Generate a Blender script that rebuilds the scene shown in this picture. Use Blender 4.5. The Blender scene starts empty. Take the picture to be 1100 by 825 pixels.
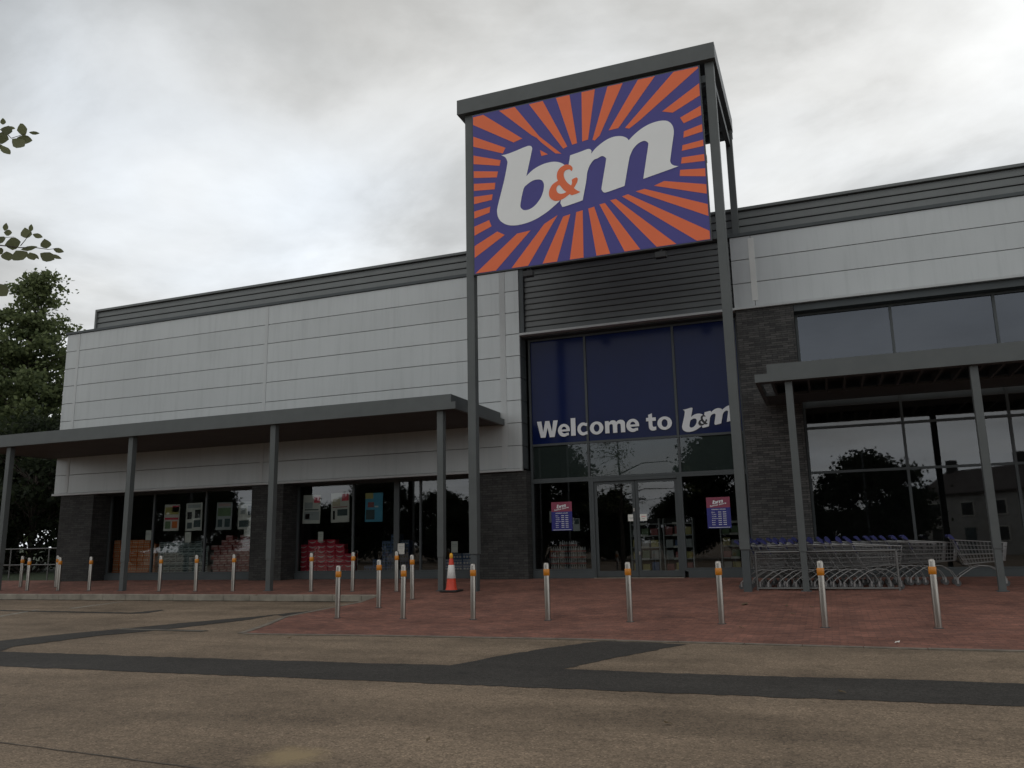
import bpy, bmesh, math, random
from mathutils import Vector, Matrix
from mathutils.geometry import tessellate_polygon

random.seed(7)
S = bpy.context.scene
COL = S.collection
R = math.radians

# ------------------------------------------------------------------ camera
FPX, YAW, PITCH, ROLL, CAMH = 873.97, 0.363098, 0.194932, -0.020606, 1.5
_cy, _sy, _cp, _sp = math.cos(YAW), math.sin(YAW), math.cos(PITCH), math.sin(PITCH)
_f = Vector((-_sy * _cp, _cy * _cp, _sp))
_r = Vector((_cy, _sy, 0))
_u = _r.cross(_f)
_c, _s = math.cos(ROLL), math.sin(ROLL)
_r2 = _r * _c + _u * _s
_u2 = _u * _c - _r * _s


def at(x, y, Y):
    """point of the plane at depth Y that the surveyed photo position (x, y) falls on"""
    d = _r2 * ((x - 550) / FPX) - _u2 * ((y - 412.5) / FPX) + _f
    t = Y / d.y
    return Vector((d.x * t, Y, CAMH + d.z * t))


cam = bpy.data.cameras.new('camera')
cam.sensor_width = 36
cam.lens = FPX / 1100 * 36
cam.clip_start = 0.05
cam.clip_end = 3000
co = bpy.data.objects.new('camera', cam)
COL.objects.link(co)
M = Matrix(((_r2.x, _u2.x, -_f.x, 0), (_r2.y, _u2.y, -_f.y, 0), (_r2.z, _u2.z, -_f.z, CAMH), (0, 0, 0, 1)))
co.matrix_world = M
S.camera = co


# ------------------------------------------------------------------ materials
def newmat(name):
    m = bpy.data.materials.new(name)
    m.use_nodes = True
    nt = m.node_tree
    return m, nt, nt.nodes['Principled BSDF']


def node(nt, t, **kw):
    n = nt.nodes.new(t)
    for k, v in kw.items():
        if k in n.inputs:
            n.inputs[k].default_value = v
        else:
            setattr(n, k, v)
    return n


def ramp(nt, stops):
    n = nt.nodes.new('ShaderNodeValToRGB')
    e = n.color_ramp.elements
    while len(e) < len(stops):
        e.new(0.5)
    for i, (p, c) in enumerate(stops):
        e[i].position = p
        e[i].color = (c[0], c[1], c[2], 1) if not isinstance(c, (int, float)) else (c, c, c, 1)
    return n


def mat(name, col, rough=0.6, metal=0.0, spec=0.5, var=0.12, scale=1.5, bump=0.0, bscale=60, stretch=None):
    m, nt, b = newmat(name)
    tc = node(nt, 'ShaderNodeTexCoord')
    src = tc.outputs['Object']
    if stretch:
        mp = node(nt, 'ShaderNodeMapping')
        mp.inputs['Scale'].default_value = stretch
        nt.links.new(src, mp.inputs['Vector'])
        src = mp.outputs['Vector']
    n = node(nt, 'ShaderNodeTexNoise', Scale=scale, Detail=5.0, Roughness=0.6)
    nt.links.new(src, n.inputs['Vector'])
    lo = [c * (1 - var) for c in col]
    hi = [c * (1 + var) for c in col]
    rp = ramp(nt, [(0.3, lo), (0.7, hi)])
    nt.links.new(n.outputs['Fac'], rp.inputs['Fac'])
    nt.links.new(rp.outputs['Color'], b.inputs['Base Color'])
    b.inputs['Roughness'].default_value = rough
    b.inputs['Metallic'].default_value = metal
    b.inputs['Specular IOR Level'].default_value = spec
    if bump:
        n2 = node(nt, 'ShaderNodeTexNoise', Scale=bscale, Detail=3.0)
        nt.links.new(src, n2.inputs['Vector'])
        bp = node(nt, 'ShaderNodeBump', Strength=bump, Distance=0.01)
        nt.links.new(n2.outputs['Fac'], bp.inputs['Height'])
        nt.links.new(bp.outputs['Normal'], b.inputs['Normal'])
    return m


def mat_tarmac(name, base, dark=False):
    m, nt, b = newmat(name)
    L = nt.links.new
    geo = node(nt, 'ShaderNodeNewGeometry')
    pos = geo.outputs['Position']
    v = node(nt, 'ShaderNodeTexVoronoi', Scale=70.0)
    L(pos, v.inputs['Vector'])
    r1 = ramp(nt, [(0.0, [c * 0.55 for c in base]), (0.4, [c * 0.95 for c in base]), (0.85, [c * 1.12 for c in base]), (1.0, [c * 1.55 for c in base])])
    sep = node(nt, 'ShaderNodeSeparateColor')
    L(v.outputs['Color'], sep.inputs['Color'])
    L(sep.outputs['Red'], r1.inputs['Fac'])
    n1 = node(nt, 'ShaderNodeTexNoise', Scale=0.42, Detail=8.0, Roughness=0.68)
    L(pos, n1.inputs['Vector'])
    r2 = ramp(nt, [(0.32, 0.64 if not dark else 0.8), (0.5, 1.0), (0.68, 1.28)])
    L(n1.outputs['Fac'], r2.inputs['Fac'])
    mx = node(nt, 'ShaderNodeMix', data_type='RGBA', blend_type='MULTIPLY')
    mx.inputs[0].default_value = 1
    L(r1.outputs['Color'], mx.inputs[6])
    L(r2.outputs['Color'], mx.inputs[7])
    # fine grit and pits
    n3 = node(nt, 'ShaderNodeTexNoise', Scale=9.0, Detail=8.0, Roughness=0.75)
    L(pos, n3.inputs['Vector'])
    r3 = ramp(nt, [(0.3, 0.62), (0.48, 1.0), (0.75, 1.22)])
    L(n3.outputs['Fac'], r3.inputs['Fac'])
    mx2 = node(nt, 'ShaderNodeMix', data_type='RGBA', blend_type='MULTIPLY')
    mx2.inputs[0].default_value = 0.9
    L(mx.outputs[2], mx2.inputs[6])
    L(r3.outputs['Color'], mx2.inputs[7])
    # long tyre-worn streaks along the road
    mp = node(nt, 'ShaderNodeMapping')
    mp.inputs['Scale'].default_value = (0.12, 0.9, 1)
    L(pos, mp.inputs['Vector'])
    n4 = node(nt, 'ShaderNodeTexNoise', Scale=1.3, Detail=5.0, Roughness=0.6)
    L(mp.outputs['Vector'], n4.inputs['Vector'])
    r4 = ramp(nt, [(0.35, 0.78), (0.62, 1.14)])
    L(n4.outputs['Fac'], r4.inputs['Fac'])
    mx3 = node(nt, 'ShaderNodeMix', data_type='RGBA', blend_type='MULTIPLY')
    mx3.inputs[0].default_value = 0.8 if not dark else 0.4
    L(mx2.outputs[2], mx3.inputs[6])
    L(r4.outputs['Color'], mx3.inputs[7])
    # oil drips and dark stains
    vo = node(nt, 'ShaderNodeTexVoronoi', Scale=0.8, Randomness=1.0)
    L(pos, vo.inputs['Vector'])
    rs = ramp(nt, [(0.0, 0.45), (0.045, 0.62), (0.085, 1.0)])
    L(vo.outputs['Distance'], rs.inputs['Fac'])
    mxo = node(nt, 'ShaderNodeMix', data_type='RGBA', blend_type='MULTIPLY')
    mxo.inputs[0].default_value = 0.55
    L(mx3.outputs[2], mxo.inputs[6])
    L(rs.outputs['Color'], mxo.inputs[7])
    out = mxo.outputs[2]
    if not dark:
        # a pale sandy spill on the tarmac
        d = node(nt, 'ShaderNodeVectorMath', operation='DISTANCE')
        wob = node(nt, 'ShaderNodeTexNoise', Scale=5.0, Detail=4.0)
        L(pos, wob.inputs['Vector'])
        ad = node(nt, 'ShaderNodeVectorMath', operation='SCALE')
        ad.inputs['Scale'].default_value = 0.35
        L(wob.outputs['Color'], ad.inputs[0])
        sm = node(nt, 'ShaderNodeVectorMath', operation='ADD')
        L(pos, sm.inputs[0])
        L(ad.outputs['Vector'], sm.inputs[1])
        L(sm.outputs['Vector'], d.inputs[0])
        d.inputs[1].default_value = (-3.86 + 0.17, 5.42 + 0.17, 0.17)
        r5 = ramp(nt, [(0.10, 0.85), (0.34, 0.0)])
        L(d.outputs['Value'], r5.inputs['Fac'])
        mx4 = node(nt, 'ShaderNodeMix', data_type='RGBA')
        L(r5.outputs['Color'], mx4.inputs[0])
        L(out, mx4.inputs[6])
        mx4.inputs[7].default_value = (0.33, 0.25, 0.14, 1)
        out = mx4.outputs[2]
    L(out, b.inputs['Base Color'])
    b.inputs['Roughness'].default_value = 0.85
    b.inputs['Specular IOR Level'].default_value = 0.25
    bp = node(nt, 'ShaderNodeBump', Strength=0.6, Distance=0.006)
    L(v.outputs['Distance'], bp.inputs['Height'])
    bp2 = node(nt, 'ShaderNodeBump', Strength=0.5, Distance=0.02)
    L(n3.outputs['Fac'], bp2.inputs['Height'])
    L(bp.outputs['Normal'], bp2.inputs['Normal'])
    L(bp2.outputs['Normal'], b.inputs['Normal'])
    return m


def mat_brick(name, c1, c2, mortar, bw, rh, ms, axis='XY', big=0.35, rough=0.85, squash=1.0):
    m, nt, b = newmat(name)
    L = nt.links.new
    geo = node(nt, 'ShaderNodeNewGeometry')
    sx = node(nt, 'ShaderNodeSeparateXYZ')
    L(geo.outputs['Position'], sx.inputs[0])
    cx = node(nt, 'ShaderNodeCombineXYZ')
    if axis == 'XY':
        L(sx.outputs['X'], cx.inputs['X'])
        L(sx.outputs['Y'], cx.inputs['Y'])
    else:
        a = node(nt, 'ShaderNodeMath', operation='ADD')
        L(sx.outputs['X'], a.inputs[0])
        L(sx.outputs['Y'], a.inputs[1])
        L(a.outputs[0], cx.inputs['X'])
        L(sx.outputs['Z'], cx.inputs['Y'])
    bt = node(nt, 'ShaderNodeTexBrick')
    bt.offset = 0.5
    bt.inputs['Color1'].default_value = (*c1, 1)
    bt.inputs['Color2'].default_value = (*c2, 1)
    bt.inputs['Mortar'].default_value = (*mortar, 1)
    bt.inputs['Scale'].default_value = 1.0
    bt.inputs['Mortar Size'].default_value = ms
    bt.inputs['Mortar Smooth'].default_value = 0.2
    bt.inputs['Brick Width'].default_value = bw
    bt.inputs['Row Height'].default_value = rh
    L(cx.outputs[0], bt.inputs['Vector'])
    n1 = node(nt, 'ShaderNodeTexNoise', Scale=0.9, Detail=7.0, Roughness=0.65)
    L(geo.outputs['Position'], n1.inputs['Vector'])
    r2 = ramp(nt, [(0.3, 1 - big), (0.5, 1.0), (0.72, 1 + big)])
    L(n1.outputs['Fac'], r2.inputs['Fac'])
    mx = node(nt, 'ShaderNodeMix', data_type='RGBA', blend_type='MULTIPLY')
    mx.inputs[0].default_value = 1
    L(bt.outputs['Color'], mx.inputs[6])
    L(r2.outputs['Color'], mx.inputs[7])
    n5 = node(nt, 'ShaderNodeTexNoise', Scale=14.0, Detail=5.0, Roughness=0.7)
    L(geo.outputs['Position'], n5.inputs['Vector'])
    r5 = ramp(nt, [(0.3, 0.75), (0.7, 1.22)])
    L(n5.outputs['Fac'], r5.inputs['Fac'])
    mx2 = node(nt, 'ShaderNodeMix', data_type='RGBA', blend_type='MULTIPLY')
    mx2.inputs[0].default_value = 1
    L(mx.outputs[2], mx2.inputs[6])
    L(r5.outputs['Color'], mx2.inputs[7])
    L(mx2.outputs[2], b.inputs['Base Color'])
    b.inputs['Roughness'].default_value = rough
    b.inputs['Specular IOR Level'].default_value = 0.25
    bp = node(nt, 'ShaderNodeBump', Strength=0.5, Distance=0.01)
    iv = node(nt, 'ShaderNodeMath', operation='SUBTRACT')
    iv.inputs[0].default_value = 1
    L(bt.outputs['Fac'], iv.inputs[1])
    ad = node(nt, 'ShaderNodeMath', operation='ADD')
    L(iv.outputs[0], ad.inputs[0])
    L(n5.outputs['Fac'], ad.inputs[1])
    L(ad.outputs[0], bp.inputs['Height'])
    L(bp.outputs['Normal'], b.inputs['Normal'])
    return m


def mat_glass(name, tint=(0.62, 0.66, 0.65), k=2.5, wave=0.0, gcol=(0.95, 0.97, 1)):
    m, nt, b = newmat(name)
    nt.nodes.remove(b)
    L = nt.links.new
    out = nt.nodes['Material Output']
    fr = node(nt, 'ShaderNodeFresnel', IOR=1.5)
    mu = node(nt, 'ShaderNodeMath', operation='MULTIPLY', use_clamp=True)
    mu.inputs[1].default_value = k
    L(fr.outputs[0], mu.inputs[0])
    tr = node(nt, 'ShaderNodeBsdfTransparent', Color=(*tint, 1))
    gl = node(nt, 'ShaderNodeBsdfGlossy', Roughness=0.015, Color=(*gcol, 1))
    if wave:
        tc = node(nt, 'ShaderNodeTexCoord')
        n = node(nt, 'ShaderNodeTexNoise', Scale=0.7, Detail=1.0)
        L(tc.outputs['Object'], n.inputs['Vector'])
        bp = node(nt, 'ShaderNodeBump', Strength=wave, Distance=0.02)
        L(n.outputs['Fac'], bp.inputs['Height'])
        L(bp.outputs['Normal'], gl.inputs['Normal'])
    mx = node(nt, 'ShaderNodeMixShader')
    L(mu.outputs[0], mx.inputs[0])
    L(tr.outputs[0], mx.inputs[1])
    L(gl.outputs[0], mx.inputs[2])
    L(mx.outputs[0], out.inputs['Surface'])
    return m


def mat_leaf(name, c_dark, c_light):
    m, nt, b = newmat(name)
    L = nt.links.new
    geo = node(nt, 'ShaderNodeNewGeometry')
    n = node(nt, 'ShaderNodeTexNoise', Scale=0.5, Detail=3.0)
    L(geo.outputs['Position'], n.inputs['Vector'])
    mxv = node(nt, 'ShaderNodeMath', operation='ADD')
    L(geo.outputs['Random Per Island'], mxv.inputs[0])
    L(n.outputs['Fac'], mxv.inputs[1])
    h = node(nt, 'ShaderNodeMath', operation='MULTIPLY')
    h.inputs[1].default_value = 0.5
    L(mxv.outputs[0], h.inputs[0])
    rp = ramp(nt, [(0.2, c_dark), (0.8, c_light)])
    L(h.outputs[0], rp.inputs['Fac'])
    L(rp.outputs['Color'], b.inputs['Base Color'])
    b.inputs['Roughness'].default_value = 0.65
    b.inputs['Specular IOR Level'].default_value = 0.25
    out = nt.nodes['Material Output']
    tl = node(nt, 'ShaderNodeBsdfTranslucent')
    L(rp.outputs['Color'], tl.inputs['Color'])
    mx = node(nt, 'ShaderNodeMixShader')
    mx.inputs[0].default_value = 0.5
    L(b.outputs[0], mx.inputs[1])
    L(tl.outputs[0], mx.inputs[2])
    L(mx.outputs[0], out.inputs['Surface'])
    return m


def mat_clad(name, col):
    m, nt, b = newmat(name)
    L = nt.links.new
    geo = node(nt, 'ShaderNodeNewGeometry')
    ri = node(nt, 'ShaderNodeMapRange')
    L(geo.outputs['Random Per Island'], ri.inputs['Value'])
    ri.inputs['To Min'].default_value = 0.965
    ri.inputs['To Max'].default_value = 1.035
    mp = node(nt, 'ShaderNodeMapping')
    mp.inputs['Scale'].default_value = (5.0, 1, 0.35)
    L(geo.outputs['Position'], mp.inputs['Vector'])
    n = node(nt, 'ShaderNodeTexNoise', Scale=1.0, Detail=6.0, Roughness=0.65)
    L(mp.outputs[0], n.inputs['Vector'])
    rp = ramp(nt, [(0.30, 0.88), (0.5, 1.0), (0.75, 1.03)])
    L(n.outputs['Fac'], rp.inputs['Fac'])
    n2 = node(nt, 'ShaderNodeTexNoise', Scale=0.35, Detail=3.0)
    L(geo.outputs['Position'], n2.inputs['Vector'])
    r2 = ramp(nt, [(0.3, [c * 0.94 for c in col]), (0.7, [c * 1.05 for c in col])])
    L(n2.outputs['Fac'], r2.inputs['Fac'])
    mx = node(nt, 'ShaderNodeMix', data_type='RGBA', blend_type='MULTIPLY')
    mx.inputs[0].default_value = 0.75
    L(r2.outputs['Color'], mx.inputs[6])
    L(rp.outputs['Color'], mx.inputs[7])
    sc = node(nt, 'ShaderNodeVectorMath', operation='SCALE')
    L(mx.outputs[2], sc.inputs[0])
    L(ri.outputs[0], sc.inputs['Scale'])
    L(sc.outputs[0], b.inputs['Base Color'])
    b.inputs['Roughness'].default_value = 0.42
    b.inputs['Metallic'].default_value = 0.25
    # faint oil-canning of the sheet metal
    n3 = node(nt, 'ShaderNodeTexNoise', Scale=0.8, Detail=2.0)
    L(geo.outputs['Position'], n3.inputs['Vector'])
    bp = node(nt, 'ShaderNodeBump', Strength=0.12, Distance=0.05)
    L(n3.outputs['Fac'], bp.inputs['Height'])
    L(bp.outputs['Normal'], b.inputs['Normal'])
    return m


MT = {}
MT['tarmac'] = mat_tarmac('car park tarmac', (0.206, 0.155, 0.108))
MT['patch'] = mat_tarmac('new dark asphalt', (0.046, 0.042, 0.037), True)
MT['paving'] = mat_brick('red block paving', (0.255, 0.115, 0.083), (0.150, 0.075, 0.058), (0.125, 0.068, 0.054), 0.21, 0.105, 0.007, 'XY', 0.36)
MT['kerb'] = mat('concrete kerb', (0.26, 0.235, 0.19), 0.9, var=0.25, scale=3, bump=0.3)
MT['grass'] = mat('rough grass', (0.03, 0.045, 0.018), 0.95, var=0.5, scale=6, bump=0.8, bscale=20)
MT['silver'] = mat_clad('silver cladding', (0.425, 0.442, 0.44))
MT['strip'] = mat('pale cover strip', (0.445, 0.46, 0.457), 0.5, var=0.05)
MT['white_strip'] = mat('white sealant strip', (0.62, 0.63, 0.61), 0.6, var=0.06)
MT['gap'] = mat('dark joint', (0.05, 0.053, 0.054), 0.8)
MT['grey'] = mat('grey powder coat', (0.092, 0.101, 0.100), 0.5, 0.0, 0.35, var=0.08, scale=2.0)
MT['grey_dark'] = mat('dark grey powder coat', (0.070, 0.080, 0.083), 0.55, 0.0, 0.3, var=0.1)
MT['louvre'] = mat('grey louvre blade', (0.145, 0.155, 0.153), 0.5, 0.0, 0.35, var=0.08)
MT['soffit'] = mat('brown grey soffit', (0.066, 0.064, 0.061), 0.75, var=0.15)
MT['stone'] = mat_brick('dark slate walling', (0.054, 0.053, 0.050), (0.033, 0.033, 0.032), (0.020, 0.020, 0.019), 0.34, 0.075, 0.006, 'XZ', 0.28)
MT['stone_light'] = mat_brick('split slate walling', (0.094, 0.090, 0.085), (0.045, 0.045, 0.044), (0.024, 0.024, 0.024), 0.31, 0.062, 0.006, 'XZ', 0.3)
MT['frame'] = mat('window frame', (0.060, 0.068, 0.070), 0.5, 0.0, 0.35)
MT['glass'] = mat_glass('shop window glass', tint=(0.70, 0.73, 0.72), wave=0.02)
MT['spandrel'] = mat_glass('tinted spandrel glass', (0.6, 0.66, 0.64), 1.5, wave=0.02)
MT['clerestory'] = mat_glass('blue grey clerestory glass', (0.22, 0.25, 0.30), 2.1, wave=0.03, gcol=(0.80, 0.86, 0.96))
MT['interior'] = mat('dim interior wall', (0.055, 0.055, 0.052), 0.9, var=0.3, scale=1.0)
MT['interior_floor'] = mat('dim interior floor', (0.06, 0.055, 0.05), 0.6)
MT['orange'] = mat('sign orange', (0.80, 0.165, 0.060), 0.45, 0, 0.3, var=0.03)
MT['purple'] = mat('sign purple', (0.066, 0.060, 0.255), 0.45, 0, 0.3, var=0.03)
MT['white'] = mat('sign white', (0.80, 0.81, 0.80), 0.5, 0, 0.3, var=0.02)
MT['film'] = mat('navy window film', (0.005, 0.012, 0.064), 0.12, 0, 0.15, var=0.08, scale=0.5)
MT['film_white'] = mat('white vinyl lettering', (0.72, 0.73, 0.74), 0.5, var=0.03)
MT['film_black'] = mat('black vinyl', (0.012, 0.013, 0.016), 0.5)
MT['steel'] = mat('brushed stainless steel', (0.40, 0.375, 0.34), 0.30, 1.0, 0.5, var=0.12, scale=6, stretch=(1, 1, 0.2))
MT['band'] = mat('amber reflective band', (0.58, 0.205, 0.010), 0.4, var=0.08)
MT['cone_red'] = mat('cone red', (0.62, 0.055, 0.022), 0.5, var=0.1, scale=8)
MT['cone_white'] = mat('cone sleeve', (0.68, 0.67, 0.64), 0.5, var=0.08, scale=9)
MT['rubber'] = mat('black rubber', (0.022, 0.021, 0.020), 0.7)
MT['amber'] = mat('amber lamp lens', (0.85, 0.42, 0.03), 0.25)
MT['chrome'] = mat('zinc wire', (0.36, 0.36, 0.355), 0.36, 0.85, 0.5, var=0.12, scale=9)
MT['chassis'] = mat('dull zinc tube', (0.25, 0.25, 0.245), 0.4, 0.8)
MT['blue_plastic'] = mat('blue plastic', (0.014, 0.018, 0.115), 0.45)
MT['rail'] = mat('galvanised tube', (0.17, 0.17, 0.165), 0.4, 0.6, 0.5, var=0.1)
MT['wheel'] = mat('grey wheel', (0.07, 0.07, 0.07), 0.6)
MT['bark'] = mat('bark', (0.055, 0.045, 0.036), 0.95, var=0.3, scale=8, bump=0.8, bscale=20)
MT['leaf'] = mat_leaf('green leaves', (0.055, 0.078, 0.036), (0.200, 0.240, 0.105))
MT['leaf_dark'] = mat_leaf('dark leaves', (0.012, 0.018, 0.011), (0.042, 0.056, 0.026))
MT['leaf_near'] = mat_leaf('olive green leaves', (0.100, 0.110, 0.052), (0.200, 0.215, 0.110))
MT['render_wall'] = mat('pale house render', (0.45, 0.445, 0.42), 0.9)
MT['roof_tile'] = mat('roof tile', (0.075, 0.060, 0.055), 0.85, var=0.25, scale=5)
MT['black'] = mat('matt black', (0.012, 0.012, 0.013), 0.6)
MT['paper'] = mat('white paper', (0.70, 0.69, 0.63), 0.7, var=0.04)
MT['paper_grey'] = mat('pale grey paper', (0.42, 0.44, 0.43), 0.7, var=0.06)
MT['h_red'] = mat('poster magenta red', (0.26, 0.045, 0.085), 0.5)
MT['h_blue'] = mat('poster blue', (0.022, 0.024, 0.20), 0.5)
MT['p_orange'] = mat('orange shrink wrap', (0.72, 0.20, 0.05), 0.35, var=0.2, scale=12)
MT['p_cream'] = mat('cream print', (0.62, 0.55, 0.40), 0.45)
MT['p_grey'] = mat('grey green shrink wrap', (0.36, 0.42, 0.40), 0.35, var=0.2, scale=12)
MT['p_teal'] = mat('dark teal print', (0.05, 0.08, 0.085), 0.45)
MT['p_maroon'] = mat('maroon carton', (0.34, 0.10, 0.095), 0.45, var=0.2, scale=10)
MT['p_pinkp'] = mat('pale pink print', (0.50, 0.36, 0.34), 0.45)
MT['p_red'] = mat('crimson carton', (0.70, 0.055, 0.10), 0.4, var=0.15, scale=10)
MT['p_white'] = mat('white print', (0.70, 0.66, 0.64), 0.45)
MT['p_blue'] = mat('blue shrink wrap', (0.10, 0.16, 0.30), 0.3, var=0.2, scale=10)
MT['p_yellow'] = mat('yellow print', (0.50, 0.44, 0.16), 0.5)
MT['p_cyan'] = mat('cyan print', (0.10, 0.38, 0.52), 0.5)
MT['p_green'] = mat('green print', (0.17, 0.25, 0.13), 0.5)
MT['dryleaf'] = mat('dry leaf', (0.12, 0.085, 0.045), 0.9, var=0.3, scale=30)


# ------------------------------------------------------------------ building helpers
def tag(o, label=None, cat=None, group=None, kind=None):
    if label: o['label'] = label
    if cat: o['category'] = cat
    if group: o['group'] = group
    if kind: o['kind'] = kind
    return o


def thing(name, loc, label, cat, group=None, rotz=0):
    o = bpy.data.objects.new(name, None)
    COL.objects.link(o)
    o.location = loc
    o.rotation_euler = (0, 0, rotz)
    o.empty_display_size = 0.2
    return tag(o, label, cat, group)


def wloc(o):
    v = Vector((0, 0, 0))
    while o:
        v += o.location
        o = o.parent
    return v


class MB:
    """collects faces in world coordinates; build() makes one mesh object"""

    def __init__(self):
        self.v, self.f, self.mi, self.mats = [], [], [], []
        self.cur = 0
        self.smooth = []

    def m(self, material):
        if material not in self.mats:
            self.mats.append(material)
        self.cur = self.mats.index(material)
        return self

    def face(self, pts, smooth=False):
        n = len(self.v)
        self.v += [tuple(p) for p in pts]
        self.f.append(tuple(range(n, n + len(pts))))
        self.mi.append(self.cur)
        self.smooth.append(smooth)

    def mesh(self, vs, fs, smooth=False):
        n = len(self.v)
        self.v += [tuple(p) for p in vs]
        for f in fs:
            self.f.append(tuple(i + n for i in f))
            self.mi.append(self.cur)
            self.smooth.append(smooth)

    def box(self, x0, x1, y0, y1, z0, z1, bev=0.0):
        if x0 > x1: x0, x1 = x1, x0
        if y0 > y1: y0, y1 = y1, y0
        if z0 > z1: z0, z1 = z1, z0
        if bev <= 0:
            vs = [(x, y, z) for z in (z0, z1) for y in (y0, y1) for x in (x0, x1)]
            fs = [(0, 2, 3, 1), (4, 5, 7, 6), (0, 1, 5, 4), (2, 6, 7, 3), (0, 4, 6, 2), (1, 3, 7, 5)]
            self.mesh(vs, fs)
            return self
        bm = bmesh.new()
        bmesh.ops.create_cube(bm, size=1)
        for v in bm.verts:
            v.co = Vector(((x0 + x1) / 2 + v.co.x * (x1 - x0), (y0 + y1) / 2 + v.co.y * (y1 - y0), (z0 + z1) / 2 + v.co.z * (z1 - z0)))
        bmesh.ops.bevel(bm, geom=list(bm.edges), offset=bev, segments=1, affect='EDGES')
        bm.verts.index_update()
        self.mesh([v.co for v in bm.verts], [[v.index for v in f.verts] for f in bm.faces])
        bm.free()
        return self

    def tube(self, pts, r, n=6, caps=True, r2=None, smooth=True):
        pts = [Vector(p) for p in pts]
        k = len(pts)
        rings = []
        up = None
        for i, p in enumerate(pts):
            if i == 0: t = pts[1] - p
            elif i == k - 1: t = p - pts[i - 1]
            else: t = (pts[i + 1] - pts[i - 1])
            t.normalize()
            if up is None:
                up = Vector((0, 0, 1)) if abs(t.z) < 0.9 else Vector((1, 0, 0))
            a = t.cross(up).normalized()
            b = a.cross(t).normalized()
            up = b
            rr = r if r2 is None else r + (r2 - r) * i / (k - 1)
            rings.append([p + (a * math.cos(2 * math.pi * j / n) + b * math.sin(2 * math.pi * j / n)) * rr for j in range(n)])
        vs = [v for ring in rings for v in ring]
        fs = []
        for i in range(k - 1):
            for j in range(n):
                fs.append((i * n + j, i * n + (j + 1) % n, (i + 1) * n + (j + 1) % n, (i + 1) * n + j))
        self.mesh(vs, fs, smooth and n > 4)
        if caps:
            self.face(list(reversed(rings[0])))
            self.face(rings[-1])
        return self

    def lathe(self, prof, n=20, cx=0, cy=0, cz=0):
        vs, fs = [], []
        for (r, z) in prof:
            for j in range(n):
                a = 2 * math.pi * j / n
                vs.append((cx + r * math.cos(a), cy + r * math.sin(a), cz + z))
        for i in range(len(prof) - 1):
            for j in range(n):
                fs.append((i * n + j, i * n + (j + 1) % n, (i + 1) * n + (j + 1) % n, (i + 1) * n + j))
        self.mesh(vs, fs, True)
        return self

    def poly(self, loops, tomap):
        """flat polygon with holes; loops are 2-D, tomap makes them 3-D"""
        l3 = [[Vector((p[0], p[1], 0)) for p in lp] for lp in loops]
        flat = [p for lp in loops for p in lp]
        tris = tessellate_polygon(l3)
        self.mesh([tomap(p) for p in flat], [tuple(t) for t in tris])
        return self

    def build(self, name, material=None, parent=None, local=False):
        off = Vector((0, 0, 0)) if (local or parent is None) else wloc(parent)
        me = bpy.data.meshes.new(name)
        me.from_pydata([(x - off.x, y - off.y, z - off.z) for x, y, z in self.v], [], self.f)
        if material is not None and not self.mats:
            me.materials.append(material)
        for mm in self.mats:
            me.materials.append(mm)
        if self.mats:
            me.polygons.foreach_set('material_index', self.mi)
        me.polygons.foreach_set('use_smooth', self.smooth)
        me.update()
        o = bpy.data.objects.new(name, me)
        COL.objects.link(o)
        o.parent = parent
        return o


def fix_normals(o):
    bm = bmesh.new()
    bm.from_mesh(o.data)
    bmesh.ops.recalc_face_normals(bm, faces=bm.faces)
    bm.to_mesh(o.data)
    bm.free()
    return o


def kids(o):
    return [c for c in COL.objects if c.parent == o]


def copy_tree(o, parent=None, cache={}):
    c = o.copy()
    COL.objects.link(c)
    c.parent = parent
    if o.name not in cache:
        cache[o.name] = kids(o)
    for ch in cache[o.name]:
        copy_tree(ch, c)
    return c


ORD = ['first', 'second', 'third', 'fourth', 'fifth', 'sixth', 'seventh', 'eighth', 'ninth', 'tenth', 'eleventh', 'twelfth']


def text_mesh(s, offset=0.0, shear=0.0):
    cu = bpy.data.curves.new('t', 'FONT')
    cu.body = s
    cu.size = 1
    cu.offset = offset
    cu.shear = shear
    cu.resolution_u = 4
    o = bpy.data.objects.new('t', cu)
    COL.objects.link(o)
    bpy.context.view_layer.update()
    dg = bpy.context.evaluated_depsgraph_get()
    me = bpy.data.meshes.new_from_object(o.evaluated_get(dg))
    vs = [tuple(v.co) for v in me.vertices]
    fs = [tuple(p.vertices) for p in me.polygons]
    bpy.data.objects.remove(o)
    bpy.data.curves.remove(cu)
    bpy.data.meshes.remove(me)
    return vs, fs


def add_text(mb, s, x0, x1, z0, h, y, offset=0.0, shear=0.0, fit=True, rot=0.0):
    """text on a wall facing -Y: from x0 to x1, baseline z0, cap height h"""
    vs, fs = text_mesh(s, offset, shear)
    if not vs: return
    xa = min(v[0] for v in vs)
    xb = max(v[0] for v in vs)
    cap = 0.73
    sz = h / cap
    sxx = (x1 - x0) / (xb - xa) if fit else sz
    c, sn = math.cos(rot), math.sin(rot)
    out = []
    for v in vs:
        a, b = (v[0] - xa) * sxx, v[1] * sz
        out.append((x0 + a * c - b * sn, y, z0 + a * sn + b * c))
    mb.mesh(out, [tuple(f) for f in fs])


# ------------------------------------------------------------------ ground
def road_z(Y):
    if Y < 13: return 0.0
    if Y < 19.6: return 0.0138 * (Y - 13)
    return 0.091


def pave_z(Y):
    if Y < 15.5: return 0.012 + 0.0138 * max(0, Y - 13)
    return 0.0465 + 0.0505 * (min(Y, 23.4) - 15.5)


def sheet(xs, ys, zf, dz=0.0):
    b = MB()
    vs = [(x, y, zf(y) + dz) for y in ys for x in xs]
    n = len(xs)
    fs = [(j * n + i, j * n + i + 1, (j + 1) * n + i + 1, (j + 1) * n + i) for j in range(len(ys) - 1) for i in range(n - 1)]
    b.mesh(vs, fs)
    return b


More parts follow.
